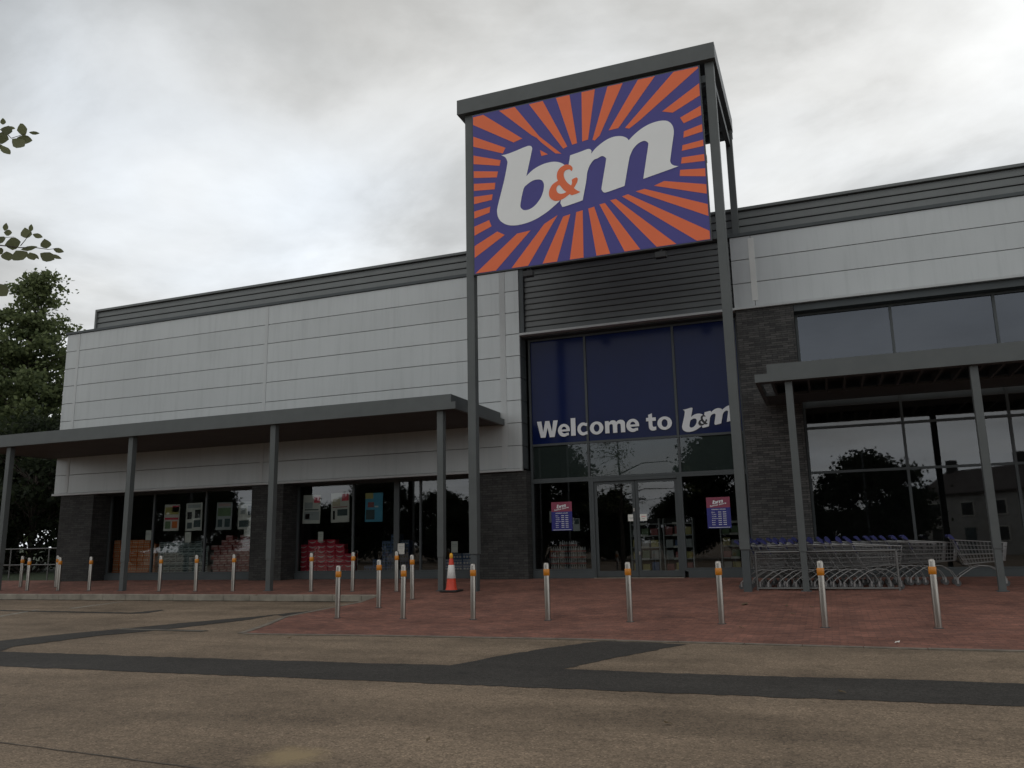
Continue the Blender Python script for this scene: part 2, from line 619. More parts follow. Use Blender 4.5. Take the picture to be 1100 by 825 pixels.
g = sheet([-1500, -200, -60, -20, 0, 20, 60, 200, 1500], [-1500, -200, -60, -20, 0, 5, 9, 13, 15, 17, 19.6, 30, 60, 200, 1500], road_z)
tag(g.build('car_park', MT['tarmac']), kind='structure')

# brick apron (ramp) and pavement under the canopies
front = [(-10.15, 12.7), (-9.5, 12.66), (-7.5, 12.8), (-4.2, 12.93), (-1.3, 12.83), (1.1, 12.72), (2.3, 12.7), (14, 12.6)]
b = MB()
ysl = [13.0, 14, 15.5, 16.5, 18, 19.5, 20.5, 22, 23.4, 25.3]
lx = {13.0: -10.25, 14: -10.6, 15.5: -11.25, 16.5: -11.15, 18: -10.95, 19.5: -11.25, 20.5: -11.25, 22: -11.25, 23.4: -11.25, 25.3: -11.25}
rows = [front] + [[(lx[y] if i == 0 else x, y) for i, (x, _) in enumerate(front)] for y in ysl]
vs = [(x, y, pave_z(y)) for r in rows for (x, y) in r]
n = len(front)
b.mesh(vs, [(j * n + i, j * n + i + 1, (j + 1) * n + i + 1, (j + 1) * n + i) for j in range(len(rows) - 1) for i in range(n - 1)])
ys2 = [19.68, 20.5, 22, 23.4, 25.3]
xs2 = [-75, -40, -30, -20, -11.25]
n2 = len(xs2)
vs = [(x, y, pave_z(y)) for y in ys2 for x in xs2]
b.mesh(vs, [(j * n2 + i, j * n2 + i + 1, (j + 1) * n2 + i + 1, (j + 1) * n2 + i) for j in range(len(ys2) - 1) for i in range(n2 - 1)])
tag(b.build('brick_pavement', MT['paving']), kind='structure')

# kerb along the parking side, individual stones with joints
b = MB()
x = -75.0
while x < -11.4:
    x1 = min(x + 0.915, -11.3)
    zt = pave_z(19.6) + 0.006
    b.box(x, x1 - 0.005, 19.54, 19.68, 0.0, zt + random.uniform(-0.003, 0.003), 0.012)
    x += 0.915
tag(b.build('kerb', MT['kerb']), kind='structure')
# tapering dropped kerb down the side of the apron
b = MB()
side = [(-11.28, 19.6), (-10.99, 18.0), (-11.19, 16.5), (-11.3, 15.5), (-10.66, 14), (-10.3, 13.0), (-10.2, 12.66)]
for (xa, ya), (xb, yb) in zip(side[:-1], side[1:]):
    za, zb = pave_z(ya) + 0.006, pave_z(yb) + 0.006
    b.mesh([(xa - 0.09, ya, 0), (xb - 0.09, yb, 0), (xb + 0.03, yb, 0), (xa + 0.03, ya, 0),
            (xa - 0.09, ya, za), (xb - 0.09, yb, zb), (xb + 0.03, yb, zb), (xa + 0.03, ya, za)],
           [(4, 5, 6, 7), (0, 1, 5, 4), (2, 3, 7, 6), (0, 4, 7, 3), (1, 2, 6, 5)])
# flush edging between apron and tarmac
for (xa, ya), (xb, yb) in zip(front[:-1], front[1:]):
    k = int(max(1, round((xb - xa) / 0.9)))
    for i in range(k):
        p = (xa + (xb - xa) * i / k, ya + (yb - ya) * i / k)
        q = (xa + (xb - xa) * (i + 1) / k - 0.012, ya + (yb - ya) * (i + 1) / k)
        zt = 0.018 + random.uniform(-0.003, 0.003)
        b.mesh([(p[0], p[1] - 0.10, 0), (q[0], q[1] - 0.10, 0), (q[0], q[1] + 0.02, 0), (p[0], p[1] + 0.02, 0),
                (p[0], p[1] - 0.10, zt), (q[0], q[1] - 0.10, zt), (q[0], q[1] + 0.02, zt), (p[0], p[1] + 0.02, zt)],
               [(4, 5, 6, 7), (0, 1, 5, 4), (1, 2, 6, 5), (2, 3, 7, 6), (3, 0, 4, 7)])
tag(b.build('kerb_edging', mat('worn edging stone', (0.17, 0.145, 0.115), 0.9, var=0.3, scale=5, bump=0.3)), kind='structure')


def ground_pt(x, y):
    d = _r2 * ((x - 550) / FPX) - _u2 * ((y - 412.5) / FPX) + _f
    t = -CAMH / d.z
    p = Vector((d.x * t, d.y * t, 0))
    for _ in range(6):
        t = (road_z(p.y) - CAMH) / d.z
        p = Vector((d.x * t, d.y * t, 0))
    return p


def ragged(pts, step=0.12, amp=0.018):
    out = []
    for i in range(len(pts)):
        a, c = Vector(pts[i]), Vector(pts[(i + 1) % len(pts)])
        k = max(1, int((c - a).length / step))
        nrm = Vector((-(c - a).y, (c - a).x)).normalized()
        for j in range(k):
            out.append(a.lerp(c, j / k) + nrm * random.uniform(-amp, amp))
    return out


def patch(name, px, material=MT['patch'], dz=0.004, amp=0.028):
    pts = [ground_pt(*p).to_2d() for p in px]
    b = MB()
    b.poly([ragged(pts, amp=amp)], lambda p: (p[0], p[1], road_z(p[1]) + dz))
    o = b.build(name, material)
    return tag(o, kind='structure')


patch('asphalt_trench', [(-150, 694), (5, 700), (240, 708), (482, 715), (515, 709), (550, 702.5), (598, 695), (645, 689), (690, 690), (737, 692.5),
                         (670, 705), (605, 719), (800, 726), (1000, 731), (1250, 741), (1250, 768), (1100, 759.5), (800, 748), (550, 738), (275, 727), (0, 716), (-150, 709)])
patch('asphalt_trench', [(-150, 703), (0, 688.6), (84, 679.7), (130, 676), (188, 670), (280, 662), (359, 653.5), (400, 647.5), (402, 648.8), (362, 657), (334, 664), (311, 663.7), (298, 660.6), (260, 667),
                         (193, 674.6), (153, 679), (107, 683), (15, 695), (0, 699.6), (-150, 720)], dz=0.006)
patch('asphalt_seam', [(-200, 653.4), (0, 655.3), (142, 658.2), (175, 655), (176, 655.6), (160, 658.6), (142, 659.4), (0, 656.5), (-200, 654.6)])
MT['seam'] = mat('worn road seam', (0.085, 0.068, 0.052), 0.9, var=0.4, scale=3)
patch('road_seam', [(-60, 790.3), (0, 797.5), (210, 824.4), (330, 838.5), (330, 839.6), (205, 825.0), (0, 798.3), (-60, 791.0)], MT['seam'], amp=0.005)
MT['paint'] = mat('worn white line paint', (0.25, 0.235, 0.20), 0.9, var=0.35, scale=6)
MT['shadow_dirt'] = mat_tarmac('gutter grime', (0.055, 0.043, 0.030), True)  # dark colour paints the shadow line below the kerb together with dirt
b = MB()
pts = [Vector((-75, 19.54)), Vector((-11.4, 19.54)), Vector((-11.4, 19.30)), Vector((-75, 19.34))]
b.poly([ragged(pts, 0.25, 0.06)], lambda p: (p[0], min(p[1], 19.538), road_z(p[1]) + 0.0035))
tag(b.build('gutter_shadow_dirt', MT['shadow_dirt']), kind='structure')
patch('parking_line', [(74, 653.6), (130, 646.4), (133, 646.4), (78, 653.8)], MT['paint'])
patch('parking_line', [(-40, 668), (40, 655), (43, 655), (-34, 668.6)], MT['paint'])

# grass bank to the left of the shop
b = sheet([-140, -75, -60, -45, -33, -29.4], [25.32, 27, 32, 40, 60, 90], lambda y: 0.43 + 0.03 * (y - 25))
tag(b.build('grass_bank', MT['grass']), kind='structure')

# drain channel in the tarmac
d0, d1 = ground_pt(131, 675.4), ground_pt(222, 678)
t = thing('drain_channel', (d0.x, d0.y, 0), 'narrow metal slot drain set in the tarmac beside the asphalt trench', 'drain')
b = MB()
w = 0.09
dirv = (d1 - d0).normalized()
nv = Vector((-dirv.y, dirv.x, 0))
for off in (-0.13, 0.0):
    a, c = d0 + nv * off, d1 + nv * (off + 0.02)
    b.m(MT['rubber']).mesh([(a - nv * 0.022).to_tuple()[:2] + (0.012,), (c - nv * 0.022).to_tuple()[:2] + (0.012,), (c + nv * 0.022).to_tuple()[:2] + (0.012,), (a + nv * 0.022).to_tuple()[:2] + (0.012,)], [(0, 1, 2, 3)])
b.build('slot', None, t)
b = MB()
a, c = d0 - nv * 0.17, d1 - nv * 0.15
e, f_ = d1 + nv * 0.05, d0 + nv * 0.04
b.mesh([(a.x, a.y, 0.008), (c.x, c.y, 0.008), (e.x, e.y, 0.008), (f_.x, f_.y, 0.008)], [(0, 1, 2, 3)])
b.build('channel', MT['kerb'], t)

# ------------------------------------------------------------------ the store
FY = 24.15
FL = 0.46           # floor level inside
ROWS = [9.72 - 0.7325 * k for k in range(9)]     # cladding joints, last one is the bottom edge
ZTOP = 10.45
SX0, SX1 = -28.97, -8.88
RX0, RX1 = -2.06, 14.0
store = thing('retail_store', (-9, FY, 0.44), 'long low shop with silver cladding panels and dark slate piers behind the brick forecourt', 'shop')


def panels(b, x0, x1, rows, y, zt, splits):
    xs = [x0] + splits + [x1]
    zs = [zt] + rows
    for i in range(len(zs) - 1):
        for j in range(len(xs) - 1):
            b.box(xs[j] + 0.006, xs[j + 1] - 0.006, y, y + 0.07, zs[i + 1] + 0.008, zs[i] - 0.008, 0.005)


b = MB()
panels(b, SX0, SX1, ROWS, FY, ZTOP, [-28.3, -18.9, -9.47])
b.build('cladding', MT['silver'], store)
b = MB()
panels(b, RX0, RX1, ROWS[:3], FY, ZTOP, [-1.45, 6.4])
b.build('cladding', MT['silver'], store)
b = MB()                                          # backing behind the joints, and return at the entrance
b.box(SX0 + 0.02, SX1 - 0.02, FY + 0.072, FY + 0.35, ROWS[-1] + 0.01, ZTOP - 0.01)
b.box(RX0 + 0.02, RX1 - 0.02, FY + 0.072, FY + 0.35, ROWS[2] + 0.01, ZTOP - 0.01)
b.build('cladding_backing', MT['gap'], store)
b = MB()
zs = [8.18] + ROWS[3:]
for i in range(len(zs) - 1):
    b.box(SX1 - 0.07, SX1 - 0.004, FY + 0.074, FY + 0.6, zs[i + 1] + 0.013, zs[i] - 0.013)
b.build('shaded_return_cladding', MT['grey_dark'], store)  # silver panels as well; the dark grey paints in their shade
for x, w, z0 in ((-28.3, 0.07, 3.9), (-18.9, 0.07, 3.9), (-9.47, 0.10, 3.9)):
    b = MB()
    b.box(x - w, x + w, FY - 0.012, FY + 0.004, z0, ZTOP - 0.02)
    b.build('cover_strip', MT['strip'], store)
b = MB().box(-1.53, -1.36, FY - 0.014, FY + 0.004, 8.42, 10.36)
b.build('cover_strip', MT['white_strip'], store)
b = MB()
b.box(SX0 - 0.06, SX1, FY - 0.05, FY + 0.08, ROWS[-1] - 0.075, ROWS[-1] - 0.004)
b.build('bottom_flashing', MT['strip'], store)
b = MB()
b.box(RX0, RX1, FY - 0.05, FY + 0.08, ROWS[2] - 0.065, ROWS[2] - 0.004)
b.build('bottom_flashing', MT['strip'], store)
b = MB().box(SX1 + 0.004, RX0 - 0.004, FY - 0.05, FY + 0.2, 8.18, 8.25)
b.build('entrance_flashing', MT['strip'], store)
b = MB()
b.box(SX0 - 0.05, RX1, FY - 0.05, FY + 0.55, ZTOP + 0.004, ZTOP + 0.10)
b.build('coping', MT['grey_dark'], store)


def louvre(b, x0, x1, y, z0, z1, n, dep=0.10):
    p = (z1 - z0) / n
    for i in range(n):
        z = z0 + p * i
        lo, hi = z + p * 0.02, z + p * 0.90
        b.mesh([(x0, y - dep, lo + p * 0.16), (x1, y - dep, lo + p * 0.16), (x1, y - dep, lo), (x0, y - dep, lo),
                (x0, y, hi), (x1, y, hi), (x0, y, lo), (x1, y, lo), (x0, y - dep * 0.45, hi), (x1, y - dep * 0.45, hi)],
               [(3, 2, 1, 0), (0, 1, 9, 8), (8, 9, 5, 4), (2, 3, 6, 7), (0, 8, 4, 6, 3), (1, 2, 7, 5, 9)])


PX0 = -28.25
b = MB()
b.m(MT['louvre'])
louvre(b, PX0 + 0.06, RX1, 24.92, 10.56, 11.55, 4, 0.055)
b.m(MT['gap']).box(PX0 + 0.04, RX1, 24.93, 25.0, 10.5, 11.54)
b.build('parapet_louvre', None, store)
b = MB()
b.box(PX0 - 0.03, RX1, 24.80, 25.05, 11.555, 11.64)
b.box(PX0 - 0.03, PX0 + 0.055, 24.80, 25.05, 10.5, 11.55)
b.build('parapet_trim', MT['louvre'], store)
b = MB()
b.m(MT['louvre'])
louvre(b, SX1 + 0.16, RX0 - 0.04, FY + 0.16, 8.27, 10.42, 11, 0.05)
b.m(MT['gap']).box(SX1 + 0.05, RX0 - 0.02, FY + 0.19, FY + 0.3, 8.26, 10.43)
b.m(MT['grey_dark']).box(SX1 + 0.004, SX1 + 0.15, FY + 0.02, FY + 0.17, 8.26, 10.43)
b.build('entrance_louvre', None, store)

# shell: roof, back and side walls, ceiling, floor inside
b = MB()
b.box(SX0 + 0.1, RX1 - 0.1, 24.55, 52, 10.2, 10.4)
b.build('roof', MT['grey_dark'], store)
b = MB()
b.box(SX0 + 0.03, SX0 + 0.2, 24.56, 52, 0.3, 10.19)
b.box(RX1 - 0.2, RX1 - 0.03, 24.56, 52, 0.3, 10.19)
b.box(SX0 + 0.2, RX1 - 0.2, 51.8, 52, 0.3, 10.19)
b.build('outer_wall', MT['silver'], store)
b = MB()
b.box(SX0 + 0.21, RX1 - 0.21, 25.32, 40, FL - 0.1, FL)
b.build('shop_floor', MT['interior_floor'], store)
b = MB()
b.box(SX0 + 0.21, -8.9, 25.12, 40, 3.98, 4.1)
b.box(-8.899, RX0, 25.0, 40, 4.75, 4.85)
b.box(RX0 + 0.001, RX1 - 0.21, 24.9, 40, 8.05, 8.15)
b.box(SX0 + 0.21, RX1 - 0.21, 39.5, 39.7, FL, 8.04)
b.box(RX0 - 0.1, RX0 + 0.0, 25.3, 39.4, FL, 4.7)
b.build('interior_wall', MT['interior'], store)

# slate piers
for (xa, xb, ya, yb, z0, z1, mm, nm) in ((-28.62, -26.88, 24.2, 25.5, 0.40, 3.80, 'stone', 'pier'), (-19.3, -17.95, 24.2, 25.5, 0.40, 3.80, 'stone', 'pier'),
                                         (-10.62, -8.80, 24.24, 25.6, 0.40, 3.80, 'stone', 'pier'), (-2.04, -0.42, 24.2, 25.4, 0.40, 8.21, 'stone_light', 'pier')):
    b = MB().box(xa, xb, ya, yb, z0, z1)
    b.build(nm, MT[mm], store)
for nm, bx in (('plinth', (-26.87, -19.31, 24.98, 25.14, 0.40, 0.66)), ('plinth', (-17.94, -10.63, 24.98, 25.14, 0.40, 0.66)),
               ('header', (-26.87, -19.31, 24.24, 25.14, 3.80, 3.90)), ('header', (-17.94, -10.63, 24.24, 25.14, 3.80, 3.90)),
               ('plinth', (-0.41, RX1 - 0.2, 24.52, 24.66, 0.40, 0.62)), ('header', (-0.41, RX1 - 0.2, 24.24, 24.66, 7.98, 8.20)),
               ('header', (SX1, RX0, FY + 0.21, 24.80, 8.14, 8.22)), ('plinth', (-8.79, -6.80, 24.66, 24.78, 0.40, 0.66)), ('plinth', (-3.96, -2.06, 24.66, 24.78, 0.40, 0.66))):
    MB().box(*bx).build(nm, MT['grey_dark'], store)


def window(name, x0, x1, z0, z1, y, mulls, trans, gmat, parent, fw=0.035, skip=None):
    b = MB()
    b.box(x0, x0 + 2 * fw, y - 0.05, y + 0.06, z0, z1)
    b.box(x1 - 2 * fw, x1, y - 0.05, y + 0.06, z0, z1)
    b.box(x0 + 2 * fw, x1 - 2 * fw, y - 0.048, y + 0.058, z1 - 2 * fw, z1)
    b.box(x0 + 2 * fw, x1 - 2 * fw, y - 0.048, y + 0.058, z0, z0 + 2 * fw)
    for mx in mulls:
        wdt = fw
        if isinstance(mx, tuple): mx, wdt = mx
        b.box(mx - wdt, mx + wdt, y - 0.046, y + 0.056, z0 + 2 * fw, z1 - 2 * fw)
    for tz in trans:
        b.box(x0 + 2 * fw, x1 - 2 * fw, y - 0.042, y + 0.052, tz - fw, tz + fw)
    fr = b.build(name, MT['frame'], parent)
    xs = [x0] + [m[0] if isinstance(m, tuple) else m for m in mulls] + [x1]
    zs = [z0] + list(trans) + [z1]
    for i in range(len(xs) - 1):
        for j in range(len(zs) - 1):
            gm = gmat[j] if isinstance(gmat, list) else gmat
            if gm is None: continue
            q = MB()
            q.face([(xs[i], y, zs[j]), (xs[i + 1], y, zs[j]), (xs[i + 1], y, zs[j + 1]), (xs[i], y, zs[j + 1])])
            q.build('pane', gm, fr)
    return fr


YS = 25.08
window('shop_window', -26.87, -19.31, 0.662, 3.796, YS, [-24.62, -22.08], [], MT['glass'], store)
window('shop_window', -17.94, -10.63, 0.662, 3.796, YS, [-15.6, (-13.87, 0.10), -12.95], [], MT['glass'], store)
window('shop_window', -0.41, RX1 - 0.2, 0.622, 7.976, 24.6, [2.14, 4.7, 7.25, 9.8, 12.3], [3.32, 4.58, 5.2, 6.3], [MT['glass'], MT['glass'], MT['glass'], None, MT['clerestory']], store)
b = MB()
b.box(-0.33, RX1 - 0.3, 24.59, 24.62, 5.24, 6.26)
b.build('spandrel_panel', MT['grey_dark'], store)
MB().box(-8.72, -2.13, 24.755, 24.79, 3.52, 4.60).build('spandrel_panel', mat('green grey spandrel', (0.060, 0.072, 0.068), 0.5), store)
YE = 24.72
EX0, EX1, M1, M2 = -8.79, -2.06, -6.86, -4.03
ZD, ZT, ZB = 3.47, 4.62, 8.135
window('entrance_screen', EX0, EX1, ZD, ZB, YE, [M1, M2], [ZT], [MT['spandrel'], None], store)
window('side_light', EX0, M1 + 0.04, 0.662, ZD - 0.002, YE, [], [], MT['glass'], store)
window('side_light', M2 - 0.04, EX1, 0.662, ZD - 0.002, YE, [], [], MT['glass'], store)
b = MB()
b.box(M1 + 0.042, M1 + 0.12, YE - 0.05, YE + 0.08, 0.44, ZD - 0.004)
b.box(M2 - 0.12, M2 - 0.042, YE - 0.05, YE + 0.08, 0.44, ZD - 0.004)
b.box(M1 + 0.121, M2 - 0.121, YE - 0.06, YE + 0.1, ZD - 0.10, ZD - 0.004)
b.build('door_frame', MT['frame'], store)
b = MB().box(M1 + 0.06, M2 - 0.06, YE - 0.14, YE + 0.1, 0.40, 0.462)
b.build('door_sill', MT['kerb'], store)
xm = (M1 + M2) / 2
for k, (xa, xb) in enumerate(((M1 + 0.124, xm - 0.006), (xm + 0.006, M2 - 0.124))):
    b = MB()
    w = 0.09
    b.box(xa, xa + w, YE, YE + 0.05, 0.48, ZD - 0.11)
    b.box(xb - w, xb, YE, YE + 0.05, 0.48, ZD - 0.11)
    b.box(xa + w, xb - w, YE + 0.001, YE + 0.049, ZD - 0.11 - 0.08, ZD - 0.11)
    b.box(xa + w, xb - w, YE + 0.001, YE + 0.049, 0.48, 0.66)
    dr = b.build('entrance_door', MT['frame'], store)
    q = MB()
    q.face([(xa + w, YE + 0.02, 0.66), (xb - w, YE + 0.02, 0.66), (xb - w, YE + 0.02, ZD - 0.19), (xa + w, YE + 0.02, ZD - 0.19)])
    q.build('pane', MT['glass'], dr)
    if k == 0:
        q = MB()
        q.box(xb - 0.07, xb - 0.03, YE - 0.014, YE - 0.001, 2.42, 2.52)
        q.build('lock_plate', MT['steel'], dr)
    else:
        q = MB()
        q.box(xa + 0.03, xa + 0.07, YE - 0.014, YE - 0.001, 1.12, 1.22)
        q.build('lock_plate', MT['steel'], dr)

# ------------------------------------------------------------------ navy film with the greeting
def A(p): return (500 + p[0] / 7.857, 90 + p[1] / 7.857)
def B(p): return (500 + p[0] / 7.857, 195 + p[1] / 7.857)
def C(p): return (630 + p[0] / 7.857, 65 + p[1] / 7.857)
def D(p): return (630 + p[0] / 7.857, 170 + p[1] / 7.857)
def E_(p): return (580 + p[0] / 15.0, 170 + p[1] / 15.0)


SY = 20.28


def spx(pts):
    out = []
    for p in pts:
        q = at(p[0], p[1], SY)
        out.append(Vector((q.x, q.z)))
    return out


def smoothc(pts, n=4, corner=42):
    """Catmull-Rom through the points, keeping sharp corners"""
    k = len(pts)
    sharp = []
    for i in range(k):
        a, b_, c = pts[i - 1], pts[i], pts[(i + 1) % k]
        ang = math.degrees((b_ - a).angle(c - b_)) if (b_ - a).length > 1e-6 and (c - b_).length > 1e-6 else 0
        sharp.append(ang > corner)
    out = []
    for i in range(k):
        p1, p2 = pts[i], pts[(i + 1) % k]
        p0 = pts[i - 1] if not sharp[i] else p1 - (p2 - p1)
        p3 = pts[(i + 2) % k] if not sharp[(i + 1) % k] else p2 + (p2 - p1)
        for j in range(n):
            t = j / n
            out.append(0.5 * ((2 * p1) + (-p0 + p2) * t + (2 * p0 - 5 * p1 + 4 * p2 - p3) * t * t + (-p0 + 3 * p1 - 3 * p2 + p3) * t ** 3))
    return out


LB = [(538.8, 167), (546, 165.2), (556, 161.3), (563, 158.3), (568, 156.7), (570.6, 157), (571.6, 159), (571.2, 163), (565.5, 189.3), (571.3, 183.5), (578.9, 178.5), (587.8, 175), (596.7, 173.8),
      (603.7, 175.5), (608.2, 179.3), (611, 186), (611, 196), (608.5, 204.5), (604.5, 211.5), (600.5, 216.6), (594.2, 222.4), (586.5, 228.7), (576.4, 235.1), (566.2, 239.5), (554.7, 242.1),
      (545.8, 241.8), (539.5, 238.9), (535.6, 234.5), (534.1, 228.1), (535, 220.5), (541.4, 195), (544.9, 177), (544.7, 172.4), (542.5, 168.8)]
LBH = [(572.5, 194.1), (578.9, 192.8), (582.7, 194.1), (584.4, 198.2), (583.7, 205.2), (580.8, 212.8), (575.1, 220.5), (568.7, 224.9), (563, 225.8), (559.6, 223.6), (559.2, 219.2), (562.4, 203.3), (566.2, 198.4)]
LM = [(612.6, 167), (623, 163.4), (631, 160.4), (634, 160.4), (635.5, 162), (635.2, 165.2), (638.9, 160.5), (645.3, 154.7), (652.9, 149.6), (660.5, 146.8), (668.2, 146.5), (673.3, 148.4), (675.4, 150.9),
      (680.9, 145.2), (688.5, 138.8), (697.5, 133.5), (706.4, 130.5), (712.7, 129.7), (717.8, 130.5), (721.6, 133.7), (723.5, 138.2), (723.8, 143.9), (722, 157), (720.3, 170), (720.1, 173.5), (721.3, 176.2),
      (724.2, 177.9), (729, 178.7), (710, 185.6), (691.1, 192.3), (694.4, 170), (696.4, 156), (696, 153.4), (694, 151.9), (691.1, 151.6), (686, 154.1), (680.9, 159.2), (677.7, 165.5), (675.8, 172), (671, 199.9), (661, 203.5),
      (650.9, 206.9), (648, 206.4), (646.5, 204), (646.6, 200), (651, 173), (650.8, 169.8), (648.6, 168.1), (645.9, 168), (642.1, 170.2), (638, 172), (633.8, 177.6), (630.9, 185.5), (629.8, 195), (626, 215.4), (606.3, 222.1), (603.6, 221.3), (602.3, 218.5), (602.8, 214.7), (610.7, 177.8)]
LA = [E_(p) for p in [(400, 112), (440, 103), (490, 115), (522, 145), (528, 180), (512, 212), (496, 195), (470, 182), (430, 190), (398, 215), (386, 255), (392, 310), (420, 365), (460, 410), (505, 442), (518, 405), (515, 350), (545, 328), (590, 310), (612, 330), (605, 380), (575, 440), (548, 482),
                      (600, 520), (655, 545), (600, 572), (515, 600), (480, 580), (430, 620), (370, 660), (300, 685), (230, 685), (180, 655), (152, 610), (148, 550), (165, 490), (205, 425), (260, 385), (292, 365), (276, 320), (276, 260), (295, 200), (335, 150)]]
LAH = [E_(p) for p in [(315, 430), (345, 465), (380, 510), (428, 545), (390, 566), (340, 575), (295, 562), (270, 525), (268, 485), (285, 450)]]
bR, bH, mR, aR, aH = [smoothc(spx(q)) for q in (LB, LBH, LM, LA, LAH)]

film = thing('welcome_sign', (-5.4, YE, ZT), 'navy film across the tall entrance window with white welcome lettering', 'sign')
b = MB()
for xa, xb in ((EX0 + 0.075, M1 - 0.04), (M1 + 0.04, M2 - 0.04), (M2 + 0.04, EX1 - 0.075)):
    q = MB()
    q.face([(xa, YE - 0.006, ZT + 0.04), (xb, YE - 0.006, ZT + 0.04), (xb, YE - 0.006, ZB - 0.075), (xa, YE - 0.006, ZB - 0.075)])
    q.build('film_panel', MT['film'], film)
b = MB()
yl = YE - 0.052
XH = 0.385


def glyph(ch, xa, xb, z):
    X0, X1 = at(xa, 460, yl).x, at(xb, 460, yl).x
    w = X1 - X0
    arc = lambda cx, cy, rx, ry, a0, a1, n=28: [Vector((cx + rx * math.cos(R(a0 + (a1 - a0) * i / n)), cy + ry * math.sin(R(a0 + (a1 - a0) * i / n)))) for i in range(n + 1)]
    V = lambda pts: [Vector(p) for p in pts]
    parts = []
    if ch == 'o':
        parts.append(([arc(0.5, 0.5, 0.5, 0.535, 0, 350), arc(0.5, 0.5, 0.205, 0.315, 0, 350)], 0))
    elif ch == 'c':
        parts.append(([arc(0.56, 0.5, 0.56, 0.535, 62, 298) + V([(0.98, 0.03), (0.98, 0.30)]) + arc(0.62, 0.5, 0.29, 0.285, 300, 60)[::1] + V([(0.96, 0.71), (0.98, 0.98)])], 0))
    elif ch == 'e':
        parts.append(([arc(0.5, 0.5, 0.5, 0.535, 0, 305) + V([(0.90, 0.06), (0.90, 0.28)]) + arc(0.56, 0.5, 0.25, 0.27, 300, 180, 14) + V([(0.31, 0.5)]) + arc(0.51, 0.56, 0.20, 0.24, 180, 0, 14)], 0))
        parts.append(([V([(0.26, 0.40), (1.0, 0.40), (1.0, 0.57), (0.26, 0.57)])], 0.002))
    elif ch == 'l':
        parts.append(([V([(0, 0), (1, 0), (1, 1.46), (0, 1.46)])], 0))
    elif ch == 't':
        parts.append(([V([(0.24, 1.26), (0.62, 1.36), (0.62, 1.02), (0.98, 1.02), (0.98, 0.74), (0.62, 0.74), (0.62, 0.40), (0.66, 0.29), (0.78, 0.255), (0.98, 0.28), (0.98, 0.02), (0.80, -0.03), (0.55, -0.03), (0.36, 0.05), (0.26, 0.2), (0.24, 0.4), (0.24, 0.74), (0.0, 0.74), (0.0, 1.02), (0.24, 1.02)])], 0))
    elif ch == 'm':
        parts.append(([smoothc(V([(0, 0), (0, 1), (0.19, 1), (0.205, 0.87), (0.29, 0.99), (0.40, 1.03), (0.51, 0.99), (0.575, 0.87), (0.66, 0.99), (0.78, 1.035), (0.91, 0.98), (0.985, 0.84), (1.0, 0.66), (1.0, 0), (0.785, 0), (0.785, 0.56), (0.765, 0.70), (0.70, 0.745), (0.635, 0.69), (0.607, 0.56), (0.607, 0), (0.393, 0), (0.393, 0.56), (0.373, 0.70), (0.31, 0.745), (0.245, 0.69), (0.215, 0.55), (0.215, 0)]), 3)], 0))
    elif ch == 'W':
        parts.append(([V([(0, 1.38), (0.215, 1.38), (0.29, 0.46), (0.40, 1.38), (0.60, 1.38), (0.71, 0.46), (0.785, 1.38), (1, 1.38), (0.83, 0), (0.60, 0), (0.5, 0.82), (0.40, 0), (0.17, 0)])], 0))
    for loops, dy in parts:
        b.poly(loops, lambda p: (X0 + p[0] * w, yl - dy, z + p[1] * XH))


for ch, xa, xb in (('W', 576.9, 599.4), ('e', 599.3, 612.1), ('l', 613.3, 618.3), ('c', 620.2, 631.2), ('o', 633.6, 648.2), ('m', 650, 671.6), ('e', 672.9, 686.8), ('t', 694.4, 705.2), ('o', 706.4, 722.2)):
    glyph(ch, xa, xb, 4.855)
b.build('lettering', MT['film_white'], film)
# small copy of the logo beside it: scale between the two surveyed stems
sc = (at(757, 443, YE).x - at(733.6, 440, YE).x) / (spx([(612.6, 167)])[0].x - spx([(538.8, 167)])[0].x)
o_s = spx([(538.8, 167)])[0]
o_d = Vector((-3.84, 5.42))
lw = lambda p, y: (o_d.x + (p[0] - o_s.x) * sc, y, o_d.y + (p[1] - o_s.y) * sc)
MB().poly([bR, bH], lambda p: lw(p, yl)).build('letter', MT['film_white'], film)
MB().poly([mR], lambda p: lw(p, yl - 0.003)).build('letter', MT['film_white'], film)
MB().poly([aR, aH], lambda p: lw(p, yl - 0.006)).build('ampersand', MT['film_black'], film)

# ------------------------------------------------------------------ entrance tower and its sign
tower = thing('entrance_tower', (-5.45, 20.5, 0.28), 'tall grey steel portal frame carrying the sign in front of the entrance', 'tower')
TX0, TX1, TY0, TY1 = -9.27, -1.74, 20.24, 24.62
TZ0, TZ1 = 14.09, 14.55
b = MB()
b.box(TX0, TX1, TY0, TY0 + 0.2, TZ0, TZ1)
b.box(TX0, TX1, TY1 - 0.2, TY1, TZ0, TZ1)
b.box(TX0, TX0 + 0.2, TY0 + 0.2, TY1 - 0.2, TZ0, TZ1)
b.box(TX1 - 0.2, TX1, TY0 + 0.2, TY1 - 0.2, TZ0, TZ1)
b.build('fascia', MT['grey'], tower)
b = MB().box(TX0 + 0.2, TX1 - 0.2, TY0 + 0.2, TY1 - 0.2, TZ0 + 0.12, TZ0 + 0.2)
b.build('roof_deck', MT['grey_dark'], tower)
for xa, xb in ((-9.08, -8.845), (-2.04, -1.805)):
    zb = pave_z(20.5) - 0.02
    b = MB()
    b.box(xa, xb, 20.40, 20.64, 1.27, TZ0 - 0.002, 0.008)
    c = b.build('column', MT['grey'], tower)
    b = MB().box(xa + 0.025, xb - 0.025, 20.425, 20.615, zb, 1.268)
    b.build('column_base', MT['grey_dark'], tower)
